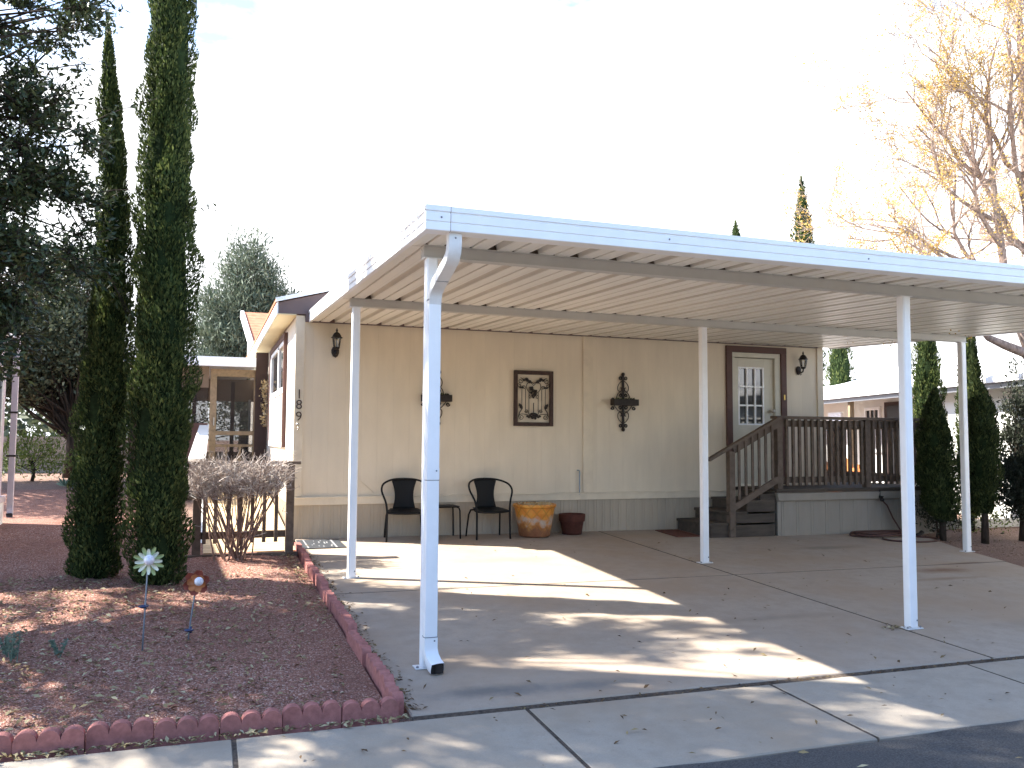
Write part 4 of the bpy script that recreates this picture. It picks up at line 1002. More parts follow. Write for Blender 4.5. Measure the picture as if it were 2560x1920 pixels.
b.build('ramp_board', M('rampwood'), rp)
MB().prism([(-1.0, -.1), (4.6, -.1), (4.6, rampz(4.6)), (-1.0, -.03)], 'x', -1.06, -1.03).build('side_panel', M('paintwhite'), rp)
MB().hexa([(-1.26, 2.6, .90), (-1.02, 2.6, .90), (-.98, 4.8, 1.43), (-1.13, 4.8, 1.43), (-1.26, 2.6, .935), (-1.02, 2.6, .935), (-.98, 4.8, 1.465), (-1.13, 4.8, 1.465)]).build('sloped_cap', M('paintwhite'), rp)
MB().prism([(2.6, 0), (4.8, 0), (4.8, 1.43), (2.6, .90)], 'x', -1.12, -1.07).build('side_panel', M('paintwhite'), rp)

pc = thing('screened_porch', 'brown screened porch with white roof edge and tan screen door', 'porch', (-1.5, 6.5, 0))
MB().box(-2.32, -.235, 4.62, 8.6, 2.50, 2.62).build('roof', M('roofwhite'), pc)
MB().box(-2.34, -.235, 4.58, 4.62, 2.475, 2.635).build('fascia', M('white'), pc, bevel=.004)
MB().box(-.22, -.01, 4.9, 5.0, .1, 2.76).build('end_post', M('darkwood'), pc)
MB().box(-2.25, -.03, 4.9, 8.5, .30, .34).build('floor', M('decktread'), pc)
MB().box(-2.25, -1.0, 4.95, 5.03, 2.12, 2.49).box(-.16, -.03, 4.955, 5.03, .34, 2.49).build('header', M('porchbrown'), pc)
MB().box(-2.25, -.03, 8.42, 8.5, 2.03, 2.5).box(-2.25, -.03, 8.42, 8.5, .34, .95).build('back_wall', M('porchbrown'), pc)
for x in (-2.2, -1.45, -1.27, -.5): MB().box(x-.04, x+.04, 8.40, 8.49, .34, 2.45).build('post', M('darkwood'), pc)
for x in (-2.2,): MB().box(x-.04, x+.04, 4.96, 5.04, .34, 2.12).build('post', M('darkwood'), pc)
MB().box(-2.25, -1.0, 4.965, 5.025, 1.42, 1.5).box(-2.25, -1.0, 4.985, 5.01, .34, 1.42).build('lower_panel', M('brown'), pc)
MB().box(-2.25, -1.0, 4.99, 4.992, 1.5, 2.12).build('screen', M('screen'), pc)
MB().box(-2.25, -.04, 8.45, 8.452, .95, 2.03).build('screen', M('screen'), pc)
d = MB(); d.box(-.975, -.865, 4.93, 4.985, .34, 2.45).box(-.245, -.155, 4.93, 4.985, .34, 2.45).box(-.865, -.245, 4.93, 4.985, 2.32, 2.45).box(-.865, -.245, 4.935, 4.98, 1.295, 1.365).box(-.865, -.245, 4.935, 4.98, 1.09, 1.135).box(-.865, -.245, 4.935, 4.98, .36, .5).box(-.70, -.66, 4.935, 4.98, .5, 1.09).box(-.475, -.435, 4.935, 4.98, .5, 1.09)
dd = d.build('screen_door', M('tanwood'), pc, bevel=.003)
MB().box(-.865, -.245, 4.958, 4.96, .5, 2.32).build('screen', M('screen'), dd)
b = MB(); b.bar((-.90, 4.91, 1.46), (-.90, 4.91, 1.60), .018, .018); b.build('handle', M('metal'), dd)
MB().box(-.30, -.255, 5.6, 5.64, 1.30, 1.95).build('wind_chime', M('metal'), pc)

# ------------------------------------------------------------------ neighbouring house at the left edge
lh = thing('neighbour_house', 'pale neighbouring house with a pinkish downspout beyond the gravel yard', 'house', (-6, .5, 0))
MB().box(-9, -3.45, -1.2, 2.05, .45, 2.55).build('wall', M('pinkgrey'), lh)
ribbed(-1.2, 2.07, -3.42, lambda x, y: g(x, y)-.05, .40, 1, .25, 'y').build('skirting', M('paintwhite'), lh)
ribbed(-9, -3.42, 2.07, lambda x, y: g(x, y)-.05, .40, 1, .25, 'x').build('skirting', M('paintwhite'), lh)
MB().box(-9, -3.40, -1.22, 2.09, .39, .47).build('belt_trim', M('pinkgrey'), lh, bevel=.004)
wi = MB().box(-3.45, -3.42, -.2, 1.7, .55, .62).box(-3.45, -3.42, -.2, 1.7, 2.0, 2.07).box(-3.45, -3.42, -.27, -.2, .55, 2.07).box(-3.45, -3.42, 1.7, 1.77, .55, 2.07).build('window', M('beam'), lh)
MB().box(-3.448, -3.44, -.2, 1.7, .62, 2.0).build('pane', M('glass'), wi)
b = MB(); b.hexa([(-9.5, -1.5, 2.55), (-3.36, -1.5, 2.55), (-3.36, 2.15, 2.55), (-9.5, 2.15, 2.55), (-9.5, -1.5, 2.75), (-3.36, -1.5, 2.60), (-3.36, 2.15, 2.60), (-9.5, 2.15, 2.75)]); b.build('roof', M('roofwhite'), lh)
z0_ = g(-3.38, 2.0)
ds2 = rect_pipe([(-3.335, 2.02, 2.58), (-3.335, 2.02, z0_+.26), (-3.33, 2.005, z0_+.20), (-3.322, 1.96, z0_+.15), (-3.315, 1.90, z0_+.13)], .075, .06).build('downspout', M('pinkgrey'), lh, 'auto')
rect_pipe([(-3.316, 1.905, z0_+.131), (-3.315, 1.898, z0_+.129)], .066, .05).build('outlet', M('iron'), ds2)
for z_ in (1.55, .98): MB().box(-3.40, -3.29, 1.985, 2.06, z_, z_+.025).build('strap', M('iron'), ds2)

lh.location.x -= .08
# ------------------------------------------------------------------ foliage builders
def cypress(label, x, y, prof, n, mat='cypress', lean=(0, 0), size=.07, name='cypress_tree', trunk=.07, grp=None, seed=0, sparse=0, z0=None):
    """prof: (height above base, radius, dx) control points"""
    rg = np.random.default_rng(100+seed)
    zb = g(x, y)-.02 if z0 is None else z0
    t = thing(name, label, 'tree', (x, y, zb), grp)
    hz = np.array([p[0] for p in prof]); hr = np.array([p[1] for p in prof]); hx = np.array([p[2] for p in prof])
    top = hz[-1]
    zz = rg.uniform(hz[0], top, n*3); rr = np.interp(zz, hz, hr)
    kk = rg.uniform(0, hr.max(), n*3) < rr+.02; zz = zz[kk][:n]; rr = rr[kk][:n]; m = len(zz)
    th = rg.uniform(0, 2*PI, m)
    lump = 1+.14*np.sin(th*3+zz*2.3+seed)+.11*np.sin(th*5-zz*6.1)+.11*np.sin(zz*13+th*2+seed)+.09*np.sin(zz*4.7-th*2)
    rad = rr*lump*(1-.32*rg.uniform(0, 1, m)**1.6)
    cx = x+np.interp(zz, hz, hx); 
    P = np.stack([cx+rad*np.cos(th), y+lean[1]*np.clip(zz/3, 0, 1)+rad*np.sin(th), zb+zz], 1)
    out = np.stack([np.cos(th), np.sin(th), np.zeros(m)], 1)
    D = out*rg.uniform(.1, .75, (m, 1))+np.array([0, 0, 1.])*rg.uniform(.5, 1.2, (m, 1))+rg.normal(0, .28, (m, 3))
    Nn = out+rg.normal(0, .6, (m, 3))
    L = size*rg.uniform(.5, 1.5, m)
    leaves('crown', P, D, L, L*rg.uniform(.22, .42, m), M(mat), t, Nn, .12)
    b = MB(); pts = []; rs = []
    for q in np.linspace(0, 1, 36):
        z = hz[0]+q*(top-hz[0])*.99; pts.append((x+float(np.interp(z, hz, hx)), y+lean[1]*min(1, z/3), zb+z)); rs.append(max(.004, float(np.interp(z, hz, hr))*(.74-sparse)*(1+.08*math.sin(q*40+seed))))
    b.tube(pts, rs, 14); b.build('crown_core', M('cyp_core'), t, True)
    MB().tube([(x, y, zb-.05), (x+.01, y, zb+hz[0]*.5+.1), (x, y, zb+hz[0]+.5)], [trunk, trunk*.85, trunk*.7], 9).build('trunk', M('darkbark'), t, True)
    return t
ca = cypress('slender cypress with a thin pointed tip standing in the gravel beside the thicker cypress', -1.97, -2.02,
    [(.03, .14, 0), (.12, .215, .0), (.8, .215, .02), (1.6, .20, .06), (2.3, .185, .09), (3.0, .15, .10), (3.8, .11, .08), (4.4, .088, .03), (4.9, .04, 0), (5.22, .006, -.02)], 40000, seed=1, size=.042, lean=(0, -.30))
cb = cypress('tallest thick cypress rising out of sight beside the ramp railing', -1.41, -2.38,
    [(.02, .15, 0), (.12, .235, 0), (.9, .255, 0), (2.0, .265, -.01), (3.0, .245, 0), (3.9, .215, -.01), (5.4, .185, -.02), (6.6, .13, -.03), (7.5, .06, -.03), (8.0, .01, -.03)], 66000, seed=2, size=.042, lean=(0, -.33))

def grow(b, p, d, L, r, depth, tips, rg, up=.12, nseg=5, wob=.16, kids=(3, 5), shrink=.62, sides=5, minr=.0035):
    pts = [Vector(p)]; rs = [r]; d = Vector(d).normalized(); q = Vector(p)
    for i in range(nseg):
        d = (d+Vector(rg.normal(0, wob, 3))+Vector((0, 0, up))).normalized(); q = q+d*(L/nseg)
        pts.append(q.copy()); rs.append(max(minr, r*(1-.72*(i+1)/nseg)))
    b.tube(pts, rs, sides if r > .012 else 4 if r > .006 else 3, False)
    tips.append((pts[-1].copy(), d.copy(), depth))
    if depth <= 0:
        for pp in pts[2:]: tips.append((pp.copy(), d.copy(), -1))
        return
    for k in range(int(rg.integers(kids[0], kids[1]+1))):
        f = rg.uniform(.25, .97); i = min(nseg-1, int(f*nseg)); base = pts[i].lerp(pts[i+1], f*nseg-i)
        dd = (pts[i+1]-pts[i]).normalized(); perp = Vector(rg.normal(0, 1, 3)); perp = (perp-dd*perp.dot(dd)).normalized()
        ang = rg.uniform(.45, 1.0)
        grow(b, base, dd*math.cos(ang)+perp*math.sin(ang), L*shrink*rg.uniform(.7, 1.15), max(minr, rs[i]*.62), depth-1, tips, rg, up, nseg, wob, kids, shrink, sides, minr)

# bare tree by the right edge with yellow seed clusters
rg = np.random.default_rng(5)
BX, BY = 9.78, -2.35; bz = g(BX, BY)
bt = thing('bare_tree', 'big bare tree with sparse yellow seed clusters rising past the end of the carport', 'tree', (BX, BY, bz))
tr = MB(); tr.tube([(BX, BY, bz-.1), (BX-.02, BY, bz+.5), (BX-.07, BY, bz+1.6), (BX-.13, BY, bz+2.6), (BX-.25, BY-.02, bz+4.2), (BX-.28, BY, bz+6.0), (BX-.30, BY, bz+8.2)], [.17, .135, .125, .115, .085, .06, .02], 10)
tr.tube([(BX-.1, BY, bz+2.2), (BX-.38, BY+.05, bz+2.9), (BX-.62, BY+.1, bz+3.8), (BX-.80, BY+.1, bz+5.2), (BX-.9, BY, bz+6.6)], [.08, .066, .05, .036, .006], 8)
tr.tube([(BX-.1, BY-.02, bz+2.35), (BX-.42, BY-.02, bz+2.60), (BX-.75, BY-.02, bz+2.68), (BX-1.05, BY, bz+2.78), (BX-1.2, BY+.02, bz+2.95)], [.085, .068, .06, .045, .04], 9)
tr.build('trunk', M('bark'), bt, True)
br = MB(); tips = []
limbs = [((-1.2, 0, 2.95), (-1, -.1, .55), 1.9, .04), ((-1.15, 0, 2.9), (-1, .5, .3), 1.7, .034), ((-.15, 0, 3.1), (-1, .1, .38), 2.8, .05), ((-.2, 0, 3.35), (-.95, -.3, .42), 2.9, .048), ((-.5, .05, 3.3), (-1, .35, .42), 2.5, .042),
         ((-.2, 0, 3.9), (-.85, .25, .6), 2.8, .045), ((-.6, .1, 4.0), (-.95, -.1, .5), 2.3, .036), ((-.25, 0, 4.5), (-.75, -.3, .75), 2.8, .042), ((-.75, .1, 4.9), (-.85, .3, .7), 2.1, .03),
         ((-.25, 0, 5.0), (-.65, .2, .9), 2.6, .036), ((-.8, .1, 5.4), (-.7, -.2, .9), 1.9, .026), ((-.28, 0, 5.6), (-.5, -.25, 1), 2.3, .03), ((-.2, 0, 3.6), (.7, .4, .7), 2.3, .04), ((-.2, 0, 4.4), (.5, -.5, .8), 2.2, .038), ((-.25, 0, 5.2), (.5, .3, 1), 2., .03), ((-.28, 0, 6.3), (-.3, .2, 1), 1.6, .022),
         ((-.6, .1, 3.6), (-.8, .6, .6), 2.2, .035), ((-.2, 0, 4.1), (-.3, .9, .8), 2.0, .035), ((-.7, .1, 4.4), (-.9, .1, .25), 2.2, .03), ((-.15, 0, 3.5), (-.9, .5, .15), 2.6, .036)]
for o_, d_, L_, r_ in limbs: grow(br, (BX+o_[0], BY+o_[1], bz+o_[2]), d_, L_*.88, r_, 3, tips, rg, .07, 6, .19, (5, 7), .56, 6, .0028)
br.build('crown', M('bark'), bt)
P = []; D = []
for p, d, dep in tips:
    if dep <= 0 and rg.uniform() < .52 and (math.sin(p.x*2.3+p.z*1.1)+math.sin(p.y*3+p.z*2.7)) > -.35:
        for k in range(int(rg.integers(2, 7))):
            P.append(np.array(p)+rg.normal(0, .035, 3)); D.append(np.array(d)*.3+rg.normal(0, 1, 3)+np.array([0, 0, -.5]))
leaves('seed_cluster', np.array(P), np.array(D), rg.uniform(.022, .044, len(P)), rg.uniform(.012, .024, len(P)), M('yellowleaf'), bt)
print('bare tree leaves', len(P), 'faces', len(br.f))

# live oak overhanging from the left; trunk stands outside the frame
rg = np.random.default_rng(21)
OX, OY = -4.9, -3.3; oz = g(OX, OY)
ok = thing('live_oak', 'dark small leaved oak whose boughs overhang the gravel bed and cypresses', 'tree', (OX, OY, oz))
MB().tube([(OX, OY, oz-.1), (OX+.1, OY, oz+.8), (OX+.05, OY+.1, oz+1.8), (OX+.2, OY, oz+3.0), (OX+.3, OY, oz+4.6)], [.3, .22, .19, .15, .06], 10).build('trunk', M('darkbark'), ok, True)
cl = []
def blob(c, r, k, lim=None):
    m = 0
    while m < k:
        q = rg.normal(0, 1, 3); q = q/np.linalg.norm(q)*rg.uniform(.25, 1)**.45; p = np.array(c)+q*np.array(r)
        if lim and not lim(p): continue
        cl.append(p); m += 1
hid = lambda p: p[0] < -1.03-.200*(p[1]+10.75)-.35 or p[2] > 1.24+.50*(p[1]+10.75)+.25
blob((-4.9, -3.3, 4.6), (2.3, 2.2, 1.65), 105, hid)
blob((-5.0, -1.6, 4.2), (1.6, .75, 1.2), 64, hid)
blob((-3.6, -4.9, 3.7), (.9, .9, .8), 18, hid)
blob((-4.9, -4.6, 4.2), (1.7, 1.4, 1.4), 52, hid)
blob((-4.2, -5.0, 5.2), (1.7, 1.1, 1.2), 42, hid)
n_hid = len(cl)
blob((-2.75, -3.1, 4.70), (.78, .55, .27), 34)
blob((-2.70, -3.2, 3.55), (.72, .60, .62), 72)
blob((-2.75, -3.2, 2.55), (.50, .50, .45), 36)
blob((-2.15, -2.75, 3.0), (.32, .3, .45), 9)
blob((-2.85, -3.2, 1.95), (.34, .4, .28), 16)
blob((-2.9, -1.6, 2.75), (.35, .6, .4), 16)
blob((-2.75, -2.6, 2.2), (.30, .5, .35), 14)
blob((-3.2, -4.7, 5.2), (1.4, .8, .9), 48, hid)
blob((-2.9, -6.0, 5.3), (1.3, .8, .8), 34, hid)
n_vis = len(cl)
def keep_clump(p):
    xl = p[0]+.99*(p[2]+.17); c_ = p[1]+.4293*p[0]
    return not (-5.2 < c_ < -3.1 and (xl > 1.3 or (xl > .8 and rg.uniform() < .5)))
blob((-3.8, -4.7, 5.6), (1.6, .7, .9), 52, hid)
cl = np.array([p for i, p in enumerate(cl) if n_hid <= i < n_vis or keep_clump(p)]); br = MB(); P = []; D = []
hub = np.array([OX+.2, OY, oz+2.9])
for c in cl:
    h_ = hub+np.array([0, 0, rg.uniform(-.9, 1.6)]); mid = (h_+c)/2+rg.normal(0, .18, 3)+np.array([0, 0, .12])
    q = [h_, h_*.6+mid*.4, mid, mid*.35+c*.65+rg.normal(0, .08, 3), c]
    br.tube(q, [.034, .026, .018, .011, .004], 5, False)
    for k in range(9):
        dv = rg.normal(0, 1, 3); dv /= np.linalg.norm(dv); dv = dv+.5*(c-h_)/np.linalg.norm(c-h_); e = c+dv*rg.uniform(.12, .30)
        br.tube([c+rg.normal(0, .02, 3), (c+e)/2+rg.normal(0, .03, 3), e], [.005, .0035, .002], 3, False)
        for j in range(15):
            t = rg.uniform(.15, 1.08); P.append(c+(e-c)*t+rg.normal(0, .028, 3)); D.append(dv*.7+rg.normal(0, .8, 3))
for (a_, c_) in (((-2.2, -3.0, 3.75), (-1.50, -2.95, 4.18)), ((-2.3, -3.0, 3.2), (-1.35, -2.85, 3.42)), ((-2.3, -3.0, 4.3), (-1.88, -2.9, 4.42)), ((-2.2, -3.0, 2.7), (-1.55, -2.8, 2.75)), ((-1.6, -2.9, 3.2), (-1.02, -2.75, 3.30)), ((-2.2, -2.95, 3.4), (-1.7, -2.75, 2.3)), ((-2.2, -2.95, 3.2), (-1.5, -2.75, 2.0))):
    a_ = np.array(a_); c_ = np.array(c_); br.tube([a_, (a_+c_)/2+np.array([0, 0, .03]), c_], [.006, .004, .002], 4, False)
    for j in range(int(34*np.linalg.norm(c_-a_))):
        t = rg.uniform(.1, 1.02); P.append(a_+(c_-a_)*t+rg.normal(0, .035, 3)); D.append((c_-a_)*.6+rg.normal(0, .5, 3))
br.build('branch', M('darkbark'), ok)
nP = len(P); leaves('crown', np.array(P), np.array(D), rg.uniform(.045, .088, nP), rg.uniform(.017, .030, nP), M('oak'), ok, None, .2)
print('oak leaves', nP)

def bushtree(name, label, cat, x, y, crown, n, size, mat, trunk=.1, th=1., grp=None, seed=0, barkm='darkbark', wr=.45, updir=0.3, clump=.28, z0=None):
    """crown: list of (cx,cy,cz,rx,ry,rz) ellipsoids with heights above the base"""
    rg = np.random.default_rng(300+seed); zb = g(x, y)-.02 if z0 is None else z0
    t = thing(name, label, cat, (x, y, zb), grp)
    P = []; D = []; b = MB(); vol = sum(c[3]*c[4]*c[5] for c in crown)
    for c in crown:
        per = 38; m = max(4, int(n*(c[3]*c[4]*c[5])/vol/per))
        for k in range(m):
            q = rg.normal(0, 1, 3); q = q/np.linalg.norm(q)*rg.uniform(.1, 1)**.42
            cc = np.array([x+c[0]+q[0]*c[3], y+c[1]+q[1]*c[4], zb+c[2]+q[2]*c[5]])
            P.append(cc+rg.normal(0, clump, (per, 3))*np.array([1, 1, .8])); D.append(np.tile(q*.7+np.array([0, 0, updir]), (per, 1))+rg.normal(0, .6, (per, 3)))
            if k % 4 == 0:
                s_ = np.array([x, y, zb+th*rg.uniform(.6, 1.3)]); b.tube([s_, (s_+cc)/2+rg.normal(0, .1, 3), cc], [trunk*.22, trunk*.12, .006], 4, False)
    P = np.concatenate(P); D = np.concatenate(D); L = size*rg.uniform(.6, 1.4, len(P))
    leaves('crown', P, D, L, L*wr*rg.uniform(.7, 1.3, len(P)), M(mat), t, None, .15)
    if trunk: b.tube([(x, y, zb-.05), (x+.03, y, zb+th*.5), (x, y, zb+th*1.4)], [trunk, trunk*.8, trunk*.55], 8); b.build('trunk', M(barkm), t, True)
    return t
# trees beyond the left-hand yard
bushtree('broadleaf_tree', 'grey green broadleaf tree with dark forked trunk standing behind the tall cypresses', 'tree', -3.85, 10.5, [(-.6, 0, 3.0, 1.5, 1.2, 1.1), (-.2, .2, 4.3, .9, .9, .9), (-1.2, -.2, 2.2, .9, .9, .55), (.5, .3, 2.4, .5, .7, .6)], 34000, .10, 'back', .17, 1.2, seed=1, clump=.2)
bushtree('broadleaf_tree', 'dark broadleaf tree beyond the neighbouring house with the downspout', 'tree', -6.6, 9.0, [(.2, 0, 3.2, 1.4, 1.4, 1.6), (-.3, 0, 5, 1.6, 1.4, 1.5), (.3, -3.6, 3.2, 1.3, 1.3, 1.1), (.2, -2.0, 4.2, 1.2, 1.2, 1.1)], 34000, .11, 'back', .16, 1.4, seed=2, clump=.22)
bushtree('broadleaf_tree', 'thin leafed tree seen through the screens of the porch', 'tree', -1.9, 12.5, [(0, 0, 1.75, 1.5, 1.2, .75), (1.5, .4, 1.5, .9, .8, .6)], 4200, .09, 'back', .11, .8, seed=3, clump=.2)
bushtree('pine_tree', 'soft grey green pine standing behind the porch roof', 'tree', .1, 17.5, [(.0, 0, 7.1, .42, .5, .6), (.05, 0, 6.2, .95, .9, .75), (-.25, 0, 5.1, 1.35, 1.2, .75), (.75, .1, 5.4, .7, .9, .6), (-.2, 0, 4.1, 1.75, 1.4, .65), (1.1, 0, 4.0, .8, 1.0, .7), (-.6, 0, 3.1, 1.6, 1.4, .55), (.9, 0, 3.0, .9, 1.2, .5)], 46000, .19, 'pine', .2, 2.6, seed=4, wr=.17, updir=.8, clump=.22)
bushtree('green_shrub', 'bright green bushy shrub in the back yard beside the pinkish downspout', 'shrub', -4.35, 9.0, [(0, 0, .62, .62, .5, .42), (-.5, .1, .5, .4, .4, .3), (.45, 0, .45, .3, .35, .3)], 2800, .075, 'shrubgreen', .04, .3, seed=5, wr=.3, updir=.9, clump=.13)
bw = MB().box(-8, -2.6, 13.4, 13.6, .1, 1.25).build('garden_wall', M('block')); tag(bw, 'low grey block wall across the back of the yard', 'wall')
for i, (x, y, lb) in enumerate(((-3.55, 7.6, 'small grey agave in front of the low wall'), (-3.25, 7.2, 'tiny grey agave nearest the cypress on the back gravel'))):
    zb = g(x, y); t = thing('agave', lb, 'plant', (x, y, zb), 'grey agaves in the back yard')
    a_ = np.linspace(0, 2*PI, 16)[:-1]; el_ = np.tile([.25, .6, 1.0], 5); Dv = np.stack([np.cos(a_)*np.cos(el_), np.sin(a_)*np.cos(el_), np.sin(el_)], 1)
    leaves('leaf', np.array([x, y, zb])+Dv*.11, Dv, .24-.06*i, .05, M('spurge'), t)

# columnar cypresses and loose shrubs in the strip right of the deck
cypress('dark shaded columnar cypress touching the far end of the deck railing', 8.74, -1.5, [(.28, .10, .04), (.5, .25, -.05), (.9, .255, -.08), (1.3, .225, -.10), (1.7, .165, -.10), (1.95, .09, -.09), (2.15, .01, -.08)], 13000, 'cypress_shaded', seed=3, trunk=.05, size=.05, grp='columnar cypresses right of the deck')
cypress('dark shaded columnar cypress with a bare lower trunk just past the slim rear carport post', 9.14, -1.84, [(.42, .08, 0), (.62, .17, .0), (1.0, .205, .02), (1.5, .205, .02), (1.85, .185, .0), (2.08, .13, -.03), (2.25, .07, -.08), (2.5, .055, -.10), (2.9, .01, -.10)], 12000, 'cypress_shaded', seed=4, trunk=.055, size=.05, grp='columnar cypresses right of the deck')
cypress('yellow green sunlit cypress rising behind the end of the deck railing', 10.13, .05, [(.2, .12, 0), (.6, .24, 0), (1.5, .26, 0), (2.2, .235, 0), (2.9, .17, 0), (3.4, .07, 0), (3.7, .01, 0)], 13000, 'cypress', seed=13, trunk=.05, size=.055, grp='columnar cypresses right of the deck')
cypress('yellow green sunlit cypress peak behind the slim rear carport post', 10.12, -.75, [(.2, .1, 0), (.6, .18, 0), (1.5, .19, 0), (2.1, .15, 0), (2.6, .11, 0), (3.1, .05, 0), (3.4, .01, 0)], 9000, 'cypress', seed=14, trunk=.05, size=.055, grp='columnar cypresses right of the deck')
bushtree('juniper', 'loose dark juniper with open twigs outermost of the trees past the deck', 'tree', 9.95, -1.75, [(-.06, 0, .75, .33, .3, .42), (-.03, 0, 1.25, .25, .28, .5), (-.0, 0, 1.8, .15, .2, .5), (.0, 0, 2.35, .06, .07, .4)], 12000, .055, 'juniper', .055, .6, seed=7, wr=.35, updir=.8, clump=.085)
bushtree('juniper', 'loose shrubby juniper between the two columnar cypresses beside the deck', 'shrub', 9.12, -1.1, [(0, 0, .75, .22, .25, .4), (.0, 0, 1.30, .14, .2, .4), (-.05, 0, 1.75, .09, .1, .22), (-.2, -.2, .42, .22, .25, .2)], 5200, .05, 'juniper', .03, .4, seed=8, wr=.35, updir=.7, clump=.075)
bushtree('low_shrub', 'low dark ragged shrub at the foot of the cypress beside the deck', 'shrub', 8.78, -1.35, [(-.15, 0, .33, .25, .2, .2), (.3, -.1, .30, .3, .2, .12)], 700, .05, 'juniper', .02, .2, seed=9, wr=.35, updir=.4, clump=.07)
bushtree('low_shrub', 'low scrubby shrub lit by sun behind the bare cypress trunks', 'shrub', 10.15, -.9, [(0, 0, .22, .5, .35, .16)], 700, .05, 'shrubgreen', .02, .15, seed=10, wr=.35, updir=.5, clump=.09)
# far cypresses above the carport roof
cypress('distant cypress tip standing above the carport roof', 18.95, 14, [(.5, .35, .1), (4, .55, .08), (7.5, .52, .06), (8.6, .40, .02), (9.8, .26, 0), (10.6, .12, 0), (11.1, .01, -.03)], 6500, 'cypress', seed=5, size=.16, trunk=.12, z0=-.3)
cypress('very small cypress tip peeking over the middle of the carport roof', 16.12, 14, [(.5, .3, 0), (4, .45, 0), (7.6, .32, 0), (8.4, .24, 0), (8.9, .12, 0), (9.2, .01, 0)], 3600, 'cypress', seed=6, size=.15, trunk=.12, z0=-.3)
cypress('slim green cypress showing just past the door end of the home', 9.50, .9, [(.3, .12, 0), (.8, .22, 0), (2.0, .2, 0), (2.9, .12, 0), (3.5, .01, 0)], 5000, 'cypress', seed=8, size=.07, trunk=.05) if False else None
cypress('slim green cypress showing just past the right corner of the home', 15.45, 8.2, [(.3, .2, 0), (1.0, .40, 0), (2.8, .36, 0), (4.2, .22, 0), (5.0, .01, 0)], 4200, 'cypress', seed=8, size=.10, trunk=.06)
tag(MB().box(8.95, 12.0, -.56, -.50, -.1, .035).build('border_board', M('beam')), 'pale border board lying on the ground behind the cypress trunks', 'border board')

# ------------------------------------------------------------------ bare clipped bush in front of the railing
rg = np.random.default_rng(33)
SX, SY = -.70, -1.47; sz = g(SX, SY)
sb = thing('clipped_bush', 'leafless clipped bush with many bare stems fanning up to a flat twiggy top', 'bush', (SX, SY, sz))
st_ = MB(); P = []; D = []; LL = []; tw = MB()
for i in range(38):
    bx = SX+rg.normal(0, .07); by = SY+rg.normal(0, .045)
    tx_ = SX+rg.uniform(-.46, .47); ty_ = SY+rg.uniform(-.22, .24); tz_ = rg.uniform(.78, 1.02)
    m1 = ((bx*.64+tx_*.36)+rg.normal(0, .015), by*.62+ty_*.38, sz+.30); m2 = (bx*.3+tx_*.7+rg.normal(0, .02), by*.3+ty_*.7, sz+.6)
    r_ = rg.uniform(.005, .0105); st_.tube([(bx, by, sz-.02), m1, m2, (tx_, ty_, sz+tz_)], [r_*1.15, r_, r_*.8, r_*.5], 6, False)
    for k in range(20):
        f = rg.uniform(.60, 1.0); s0 = np.array(m2)*(1-(f-.5)*2)+np.array((tx_, ty_, sz+tz_))*((f-.5)*2) if f > .5 else np.array(m2)
        d = np.array([rg.normal(0, .75), rg.normal(0, .6), rg.uniform(.15, 1.2)]); d /= np.linalg.norm(d); L_ = rg.uniform(.10, .24)
        e = s0+d*L_; e[2] = min(e[2], sz+1.17+rg.normal(0, .025)); mid = (s0+e)/2+rg.normal(0, .012, 3)
        tw.tube([s0, mid, e], [.0042, .0032, .0018], 3, False)
        for q in range(5):
            P.append(s0+(e-s0)*rg.uniform(.2, 1.0)); D.append(d*.6+rg.normal(0, .6, 3)); LL.append(rg.uniform(.04, .10))
for i in range(40):     # stray shoots below the top
    bx = SX+rg.normal(0, .22); by = SY+rg.normal(0, .1); z_ = sz+rg.uniform(.25, .75); d = np.array([rg.normal(0, .8), rg.normal(0, .5), rg.uniform(.1, .8)]); s0 = np.array([bx, by, z_]); tw.tube([s0, s0+d*.05, s0+d*.12+rg.normal(0, .01, 3)], [.003, .0025, .0015], 3, False)
for i in range(520):
    s0 = np.array([SX+rg.uniform(-.47, .50), SY+rg.uniform(-.22, .24), sz+rg.uniform(.74, 1.04)]); d = np.array([rg.normal(0, .8), rg.normal(0, .6), rg.uniform(.0, 1.1)]); d /= np.linalg.norm(d); L_ = rg.uniform(.07, .2)
    e = s0+d*L_; e[2] = min(e[2], sz+1.19+rg.normal(0, .025))
    tw.tube([s0, (s0+e)/2+rg.normal(0, .01, 3), e], [.0034, .0028, .0016], 3, False)
    for q in range(4): P.append(s0+(e-s0)*rg.uniform(.2, 1.)); D.append(d*.7+rg.normal(0, .55, 3)); LL.append(rg.uniform(.04, .1))
st_.build('stem', M('stem'), sb, True); tw.build('twigs', M('twig'), sb)
leaves('crown', np.array(P), np.array(D), np.array(LL), .0048, M('twig'), sb)

